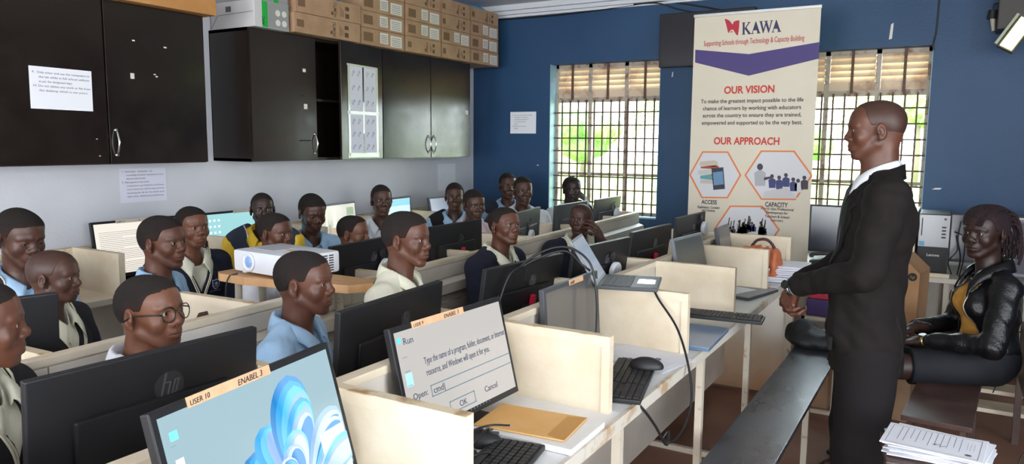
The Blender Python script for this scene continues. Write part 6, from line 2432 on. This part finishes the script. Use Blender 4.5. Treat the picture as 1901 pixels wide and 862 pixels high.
# ------------------------------------------------------------------ desk and things along the blue wall, right side
wd = thing('wall_desk', 'pale desk along the blue wall behind the standing man', 'desk', (0, 0, 0))
MB().box(-.98, 4.98, .70, 1.60, 5.79, .728, bev=.002).build('worktop', MATS['desk_back'], wd)
MB().box(-.98, 5.70, .10, 1.60, 5.72, .70).build('back_board', MATS['desk_back'], wd)
for x in (-.95, .0, .78, 1.55):
    for y in (5.02, 5.66):
        MB().box(x - .014, y - .014, 0, x + .014, y + .014, .70).build('leg', MATS['steel_cream'], wd)
MB().box(-.62, 5.60, .728, .95, 5.615, 1.06).build('partition', mat('desk_pale', (.62, .62, .60), .5), wd)
MB().box(-.205, 5.0, .728, -.178, 5.60, 1.10, bev=.002).build('divider', MATS['desk_paint'], wd)
MB().box(-.205, 5.0, .728, .01, 5.02, .752, bev=.002).build('ledge', MATS['desk_paint'], wd)
pc = thing('computer_tower', 'black and silver computer tower marked Lenovo standing on the wall desk', 'computer', (-.085, 5.04, .753))
MB().box(-.080, 0, 0, .080, .34, .345, bev=.005).build('case', MATS['key_body'], pc)
MB().box(-.079, -.006, .150, .079, .001, .340, bev=.002).build('front_plate', mat('pc_silver', (.34, .35, .36), .35, .5), pc)
MB().box(-.076, -.004, .004, .076, .001, .148).build('lower_grille', mat('pc_grille', (.02, .02, .022), .6), pc)
text('Lenovo', .022, frame((-.030, -.0050, .095), (1, 0, 0), (0, 0, 1)), MATS['label_white'], pc, bold=.0004)
MB().box(-.074, -.0066, .155, -.045, -.0058, .182).build('sticker', mat('sticker_blue', (.10, .30, .45), .4), pc)
for k in range(4):
    MB().box(.040, -.0068, .205 + k * .020, .062, -.0058, .214 + k * .020).build('port', MATS['key_black'], pc)
MB().cyl((.055, -.0075, .318), (.055, -.005, .318), .007, n=14).build('power_button', MATS['monitor_grey'], pc)
MB().box(-.066, -.0068, .215, -.060, -.0058, .32).build('slot', MATS['key_black'], pc)
for k, pts in enumerate(([(.03, 5.03, .98), (.04, 4.99, .90), (.0, 4.985, .83), (.02, 5.0, .755)], [(.02, 5.05, 1.0), (.07, 5.02, .97), (.075, 5.03, .85), (.06, 5.05, .735)], [(.05, 5.1, 1.06), (.04, 5.08, .95), (.06, 5.1, .84), (.05, 5.12, .735)])):
    cable('black cables hanging beside the Lenovo tower', pts, .004, group='cables beside the computer tower')
monitor('dark monitor standing on the wall desk behind the seated woman', .20, 5.30, .79, -90, 4, w=.42, h=.30, casing='monitor_black', scr=(.07, .07, .085), desk=.729)
monitor('silver framed monitor at the right edge behind the seated woman', .52, 5.05, .76, -100, 4, w=.42, h=.32, casing='monitor_silver', scr=(.11, .11, .13), desk=.729)
monitor('blank dark monitor between the banner and the standing man', -.62, 5.22, .80, -90, 3, w=.40, h=.31, casing='monitor_black', scr=(.035, .045, .065), desk=.729)
b = thing('telephone', 'black desk telephone beside the banner edge', 'telephone', (-.70, 5.06, .7285))
MB().prism([(-.07, 0), (.07, 0), (.07, .05), (-.07, .03)], 0, .15, Matrix.Translation((0, 0, .0)) @ Matrix(((1, 0, 0, 0), (0, 0, 1, 0), (0, 1, 0, 0), (0, 0, 0, 1)))).build('phone_body', MATS['key_black'], b)
MB().tube(bez([(-.06, .03, .05), (-.055, .03, .07), (.055, .03, .08), (.06, .03, .06)], 6), .012, 8).build('handset', MATS['monitor_grey'], b, smooth=True)
cb = thing('cardboard_box', 'brown cardboard box with round black logo behind the standing man', 'box', (-.21, 4.62, 0), R(-8))
MB().box(-.16, -.14, .0, .10, .16, .52).build('lower_support', MATS['cardboard'], cb)
MB().prism([(-.16, .525), (.10, .525), (.105, .82), (.02, .90), (-.16, .905)], -.13, .15, Matrix(((1, 0, 0, 0), (0, 0, 1, 0), (0, 1, 0, 0), (0, 0, 0, 1)))).build('box_body', mat('box_tan', (.40, .21, .10), .8, col2=(.46, .26, .13), nscale=5), cb)
MB().prism([(.070 + .022 * math.cos(t), .800 + .022 * math.sin(t)) for t in np.linspace(0, 2 * PI, 24)[:-1]], .1305, .1325, Matrix(((1, 0, 0, 0), (0, 0, -1, 0), (0, 1, 0, 0), (0, 0, 0, 1)))).build('round_logo', MATS['ink_dark'], cb)
text('hp', .026, frame((.056, -.1330, .792), (1, 0, 0), (0, 0, 1)), MATS['box_tan'], cb, shear=.25)
tag(MB().box(-.235, 5.01, .729, -.215, 5.10, .86, bev=.001).build('paper_bundle', MATS['paper']), 'white papers leaning against the wooden divider of the wall desk', 'paper')

# floor box with bags, black bag on the bench, red and purple folders
fb_ = thing('cardboard_box', 'torn open cardboard box on the floor at the end of the front desk', 'box', (-.66, 4.56, 0), R(-5))
bb = MB()
bb.box(-.09, -.10, 0, .13, -.095, .25); bb.box(-.09, .145, 0, .13, .15, .25); bb.box(-.09, -.10, 0, -.085, .15, .25); bb.box(.125, -.10, 0, .13, .15, .25); bb.box(-.09, -.10, 0, .13, .15, .005)
bb.build('box_body', MATS['cardboard'], fb_)
MB().add([(-.09, -.10, .25), (-.09, .15, .25), (-.12, .12, .37), (-.10, .03, .40), (-.125, -.06, .33), (-.087, -.10, .25), (-.087, .15, .25), (-.116, .12, .37), (-.096, .03, .40), (-.121, -.06, .33)],
         [(0, 1, 2, 3, 4), (9, 8, 7, 6, 5), (0, 5, 6, 1), (1, 6, 7, 2), (2, 7, 8, 3), (3, 8, 9, 4), (4, 9, 5, 0)]).build('torn_flap', MATS['cardboard'], fb_)
for k, (x, y, z, s, lab) in enumerate(((-.68, 4.54, .22, 1., 'crumpled white plastic bag in the torn cardboard box'), (-.60, 4.60, .33, .75, 'second white plastic bag on top of the torn cardboard box'))):
    S = SDF((-.14, -.14, -.12), (.14, .14, .18), .007)
    S.ell((0, 0, .02), (.075 * s, .085 * s, .085 * s), 0)
    S.cap((0, 0, .05), (.03 * s, 0, .13 * s), .035 * s, .014, .02)
    S.func(wrinkle(.009, 55, 2. + k), 'off'); S.func(wrinkle(.004, 120, 1. + k), 'off')
    o = link('plastic_bag', S.mesh('bag'), mat('bag_white', (.62, .68, .68), .3), None)
    o.location = (x, y, z)
    tag(o, lab, 'plastic bag')
S = SDF((-.24, -.20, -.02), (.28, .20, .22), .008)
S.ell((-.02, 0, .035), (.13, .12, .050), 0)
S.ell((-.07, .05, .075), (.07, .06, .050), .04)
S.ell((.10, -.05, .035), (.09, .06, .035), .03)
S.func(wrinkle(.007, 45, 3.), 'off')
S.func(lambda X, Y, Z: (.002 - Z) + 0 * X + 0 * Y, 'and')
bk = thing('backpack', 'limp black bag on the far end of the long bench', 'bag', (-.57, 4.10, .451), R(10))
link('bag_body', S.mesh('b'), mat('bag_black', (.010, .010, .012), .6, bump=.3, bscale=200), bk)
MB().tube(bez([(.05, -.08, .05), (.12, -.13, .03), (.17, -.12, .02), (.19, -.06, .03)], 6), .007, 6).build('strap', MATS['bag_black'], bk, smooth=True)
sh2 = thing('shelf_rack', 'low cream metal rack between the front desk and the wall desk', 'rack', (-.66, 4.86, 0))
for z in (.28, .44):
    MB().box(-.09, -.11, z, .13, .10, z + .02).build('shelf', MATS['desk_paint'], sh2)
for sx in (-.08, .12):
    for sy in (-.10, .09):
        MB().box(sx - .01, sy - .01, 0, sx + .01, sy + .01, .46).build('post', MATS['steel_cream'], sh2)
tag(MB().box(-.73, 4.78, .4605, -.55, 4.95, .565, bev=.008).build('purple_bag', mat('purple', (.050, .025, .13), .5)), 'dark purple packet under the red one beside the paper heap', 'packet')
tag(MB().box(-.72, 4.79, .5655, -.56, 4.94, .655, bev=.008).build('red_packet', mat('packet_red', (.50, .02, .05), .5)), 'red packet on a purple one at the end of the front desk', 'packet')

# dark desk and pale rails to the right of the woman
rd = thing('side_desk', 'dark brown desk at the right edge beside the seated woman', 'desk', (0, 0, 0))
MB().box(.335, 3.55, .60, 1.0, 4.45, .63, bev=.003).build('desk_top', MATS['dark_wood'], rd)
MB().box(.335, 3.55, .36, .355, 4.45, .60).build('side_board', MATS['dark_wood'], rd)
for x, y in ((.35, 3.57), (.98, 3.57), (.35, 4.43), (.98, 4.43)):
    MB().box(x - .015, y - .015, 0, x + .015, y + .015, .60).build('leg', MATS['dark_wood'], rd)
rk = thing('wooden_bench', 'stack of pale wooden bench rails behind the seated woman', 'bench', (0, 0, 0))
for z, y, h_ in ((.35, 4.46, .10), (.22, 4.50, .022), (.11, 4.52, .022)):
    MB().box(.02, y, z, .62, y + .16, z + h_, bev=.003).build('rail', MATS['desk_paint'], rk)
for x in (.04, .60):
    MB().box(x - .012, 4.58, 0, x + .012, 4.62, .44).build('post', MATS['dark_wood'], rk)
cable('thin black wire looping over the pale rails beside the woman', [(.36, 4.40, .60), (.30, 4.42, .56), (.24, 4.43, .47), (.27, 4.44, .36), (.24, 4.42, .25)], .003)
cable('thin wire trailing on the floor at the right edge', [(.42, 3.60, .40), (.30, 3.50, .25), (.33, 3.45, .12), (.42, 3.40, .006)], .003)
# ------------------------------------------------------------------ the pupils
CAMP = (0, 0)


def facing(x, y, rel):
    """world heading that is turned rel degrees to the picture's right of looking at the photographer"""
    return math.degrees(math.atan2(CAMP[1] - y, CAMP[0] - x)) + rel


def pupil(label, x, y, z, rel, body=0, **k):
    h = facing(x, y, rel)
    lim = k.pop('maxturn', 62)
    b = body
    d = (h - b + 180) % 360 - 180
    if abs(d) > lim: b = h - math.copysign(lim, d)
    return person(label, (x, y, z), h, byaw=b, **k)


def chin_hand(zn, s, neck_fwd=.035, reach=.0):
    el = Vector((s * .20, .185, zn - .255))
    wr = Vector((s * .095, .150 + reach, zn + .000))
    M = look((-s * .55, .06, .80), (s * .55, .75, .30), wr)
    return dict(elbow=el, wrist=wr, M=M, curl=(.35, .45, .5, .55), thumb=.3)


pupil('dark haired pupil cut off by the left edge in navy knitwear and pale collar', -1.74, 0.751, 1.107, 84, 35, hpitch=-2, shirt='shirt_cream', knit='knit_dark', sk=0, scale=0.84, vox=.003, lean=.02)
pupil('pupil in round glasses and a white shirt behind the big black monitor', -1.74, 1.139, 1.061, 47, 30, hpitch=3, glasses=True, shirt='shirt_white', sk=3, vox=.0022, hp=dict(lips=1.1, w=1.02, jaw=1.05, chin=.97), gaze=(9, 2), scale=0.84)
pupil('boy in a light blue shirt with crest, large in front, lips slightly open', -1.68, 1.608, 1.068, 66, 28, hpitch=0, shirt='shirt_blue', badge=(.022, -.085, .165), sk=0, vox=.0022, scale=0.86, hp=dict(mouth=.0014, jaw=.98, lips=1.15, hair=.0022, nose=1.08), gaze=(-6, 0))
pupil('boy in a pale yellow shirt turned in profile to the right', -1.7, 2.127, 1.145, 62, 22, hpitch=-1, shirt='shirt_cream', sk=0, vox=.0024, scale=0.87, hp=dict(hair=.0048, jaw=.95, w=.97, chin=1.02))
pupil('pupil in a navy sweater with cream stripes looking up to the right', -1.84, 3.044, 1.098, 42, 0, hpitch=7, hroll=-4, shirt='shirt_cream', knit='knit_navy', sk=0, vox=.0028, scale=0.81, long_=True, hp=dict(w=1.03, jaw=1.02), gaze=(-5, 6))
z20 = 1.053
pupil('shaven headed boy in a navy sweater resting his hand at his chin', -1.86, 3.932, z20, -22, -40, hpitch=3, shirt='shirt_cream', knit='knit_navy', sk=1, vox=.003, scale=.81, long_=True, hp=dict(hair=.0012, w=1.0), hands={-1: chin_hand(z20 - .155 * .81, -1)})
# second line, between the second desk and the wall desk
pupil('bald headed child in a brown jacket over a pale collar, left', -2.62, 1.369, 1.03, 62, 30, hpitch=-2, shirt='shirt_cream', knit='knit_dark', sk=1, vox=.003, scale=0.8, hp=dict(hair=.0012, hairline=.08, w=1.04, chin=.95))
pupil('boy in a light blue shirt with navy tie and crest by the document screen', -2.8, 1.902, 1.076, 50, 30, shirt='shirt_blue', tie=True, undone=False, badge=(.024, -.095, .17), sk=0, vox=.0026, scale=0.95, hp=dict(hair=.0045, w=.97, jaw=.93, chin=1.02))
pupil('pupil peeping over the top of the white projector', -2.66, 2.373, 1.078, 50, 20, hpitch=-3, shirt='shirt_white', sk=0, vox=.0034, scale=0.8, hp=dict(w=1.04))
pupil('pupil whose head alone shows above the monitor marked with an N disc', -2.64, 2.868, 1.025, 62, 20, hpitch=-2, shirt='shirt_white', sk=3, vox=.0034, scale=0.82, hp=dict(hairline=.078))
pupil('pupil in a pink and white collar behind the second desk', -2.68, 4.045, 1.09, 22, -30, hpitch=-4, shirt='shirt_pink', sk=1, vox=.0036, scale=0.87, hp=dict(hair=.005))
pupil('boy in a white shirt below the blue wall, next to a vest wearer', -2.68, 4.686, 1.149, 12, -50, shirt='shirt_white', sk=1, vox=.0036, scale=0.91, hp=dict(w=.95, hair=.003))
z19 = 1.127
pupil('boy in white against the window with a hand on his chin', -2.62, 5.368, z19, 25, -35, hpitch=-2, shirt='shirt_white', sk=2, vox=.004, scale=.91, hands={-1: chin_hand(z19 - .155 * .91, -1)}, hp=dict(hair=.002))
# third line, beside the white wall
pupil('boy looking down in a blue shirt and navy vest, far left', -3.2, 1.55, 1.104, 30, 0, hpitch=-14, shirt='shirt_blue', knit='knit_slate', sleeve='vest', sk=1, vox=.003, scale=0.99, hp=dict(lid=.9, hair=.0045, jaw=.97), undone=False)
pupil('pupil in a navy sweater with a crest and wide cream collar', -3.16, 2.304, 1.078, 28, -5, shirt='shirt_cream', knit='knit_navy', badge=(.026, -.075, .145), sk=3, vox=.003, scale=0.88, long_=True, hp=dict(w=1.02, jaw=1.02, chin=.96))
pupil('dark skinned boy in a yellow shirt and grey vest near the projector', -3.22, 2.785, 1.125, 6, -45, hpitch=2, shirt='shirt_yellow', knit='knit_slate', sleeve='vest', sk=2, vox=.0034, scale=0.8, hp=dict(hair=.002, w=.98))
pupil('boy in a light blue shirt looking down at his desk', -3.2, 3.131, 1.081, 22, -20, hpitch=-16, shirt='shirt_blue', tie=True, sk=1, vox=.0034, scale=0.93, hp=dict(lid=.9, hair=.0055))
pupil('boy in a white open collar before the beach picture monitor', -3.25, 3.799, 1.109, 12, -45, shirt='shirt_white', sk=1, vox=.0034, scale=0.91, hp=dict(hair=.003, w=.94, jaw=.92), stripes=False)
pupil('boy facing the camera in a blue shirt with dark vest, centre back', -3.1, 4.426, 1.103, 2, -55, hpitch=-1, shirt='shirt_blue', knit='knit_dark', sleeve='vest', stripes=False, sk=1, vox=.0036, scale=0.88, hp=dict(hair=.005, w=.97), undone=False)
pupil('boy in a grey vest and blue shirt against the blue wall corner', -3.08, 5.141, 1.15, 14, -50, shirt='shirt_blue', knit='knit_slate', sleeve='vest', stripes=False, tie=True, sk=1, vox=.0036, scale=0.93, hp=dict(w=.97), undone=False)

standing_man('man in a black suit standing in profile with clasped hands', (-.261, 3.012, 1.551), facing(-.24, 3.02, -80), facing(-.24, 3.02, -86))
seated_woman('woman in a black leather jacket over a mustard top seated on a bench', (.132, 3.92, 1.115), facing(.13, 3.87, -34), facing(.13, 3.87, -70), .45)
# ------------------------------------------------------------------ camera and light
cam = bpy.data.cameras.new('camera')
co = bpy.data.objects.new('camera', cam)
COL.objects.link(co)
SC.camera = co
yaw, pit, rol = .533868, .1197769, .00775644
right = Vector((math.cos(yaw), math.sin(yaw), 0))
fwd = Vector((-math.sin(yaw) * math.cos(pit), math.cos(yaw) * math.cos(pit), -math.sin(pit)))
upv = right.cross(fwd)
r2 = right * math.cos(rol) + upv * math.sin(rol)
u2_ = -right * math.sin(rol) + upv * math.cos(rol)
M = Matrix((r2, u2_, -fwd)).transposed().to_4x4()
M.translation = Vector((0, 0, 1.5))
co.matrix_world = M
cam.sensor_width = 36
cam.lens = 1386.7 / 1901 * 36
cam.clip_start = .02

w = bpy.data.worlds.new('sky')
SC.world = w
w.use_nodes = True
nt = w.node_tree
bg = nt.nodes['Background']
tc = nt.nodes.new('ShaderNodeTexCoord')
sp = nt.nodes.new('ShaderNodeSeparateXYZ')
nt.links.new(tc.outputs['Generated'], sp.inputs[0])
rp = _ramp(nt, sp.outputs['Z'], [(0, (.95, .98, 1.)), (.35, (.84, .92, 1.)), (1, (.66, .80, 1.))])
nt.links.new(rp.outputs[0], bg.inputs[0])
bg.inputs[1].default_value = 3.4
s = bpy.data.lights.new('sun', 'SUN')
s.energy = 8
s.angle = R(1.5)
s.color = (1, .95, .85)
so_ = bpy.data.objects.new('sun', s)
COL.objects.link(so_)
so_.rotation_euler = Vector((-.55, -.20, .95)).to_track_quat('Z', 'Y').to_euler()


def portal(x, y, z, sx, sz, rot):
    l = bpy.data.lights.new('portal', 'AREA')
    l.shape = 'RECTANGLE'; l.size = sx; l.size_y = sz
    l.cycles.is_portal = True
    o = bpy.data.objects.new('portal', l)
    COL.objects.link(o)
    o.location = (x, y, z); o.rotation_euler = rot


for (a, c, zs, zt) in (W1, W2):
    portal((a + c) / 2, YB + .25, (zs + zt) / 2, c - a, zt - zs, (R(-90), 0, 0))
for a, c in ((-3.2, -1.4), (-.7, 1.5)):
    portal(XR + .22, (a + c) / 2, 1.55, 1.6, c - a, (0, R(90), 0))
for a, c in ((-3.2, -.9), (-.1, 2.2)):
    portal((a + c) / 2, YF - .22, 1.5, c - a, 1.8, (R(90), 0, 0))
SC.view_settings.view_transform = 'Standard'
SC.view_settings.look = 'None'
SC.view_settings.gamma = 1
SC.view_settings.use_curve_mapping = False
SC.view_settings.exposure = 2.25
SC.cycles.use_denoising = True
SC.cycles.max_bounces = 8
SC.cycles.diffuse_bounces = 5
SC.cycles.transparent_max_bounces = 12
SC.cycles.sample_clamp_indirect = 6
bpy.context.view_layer.update()
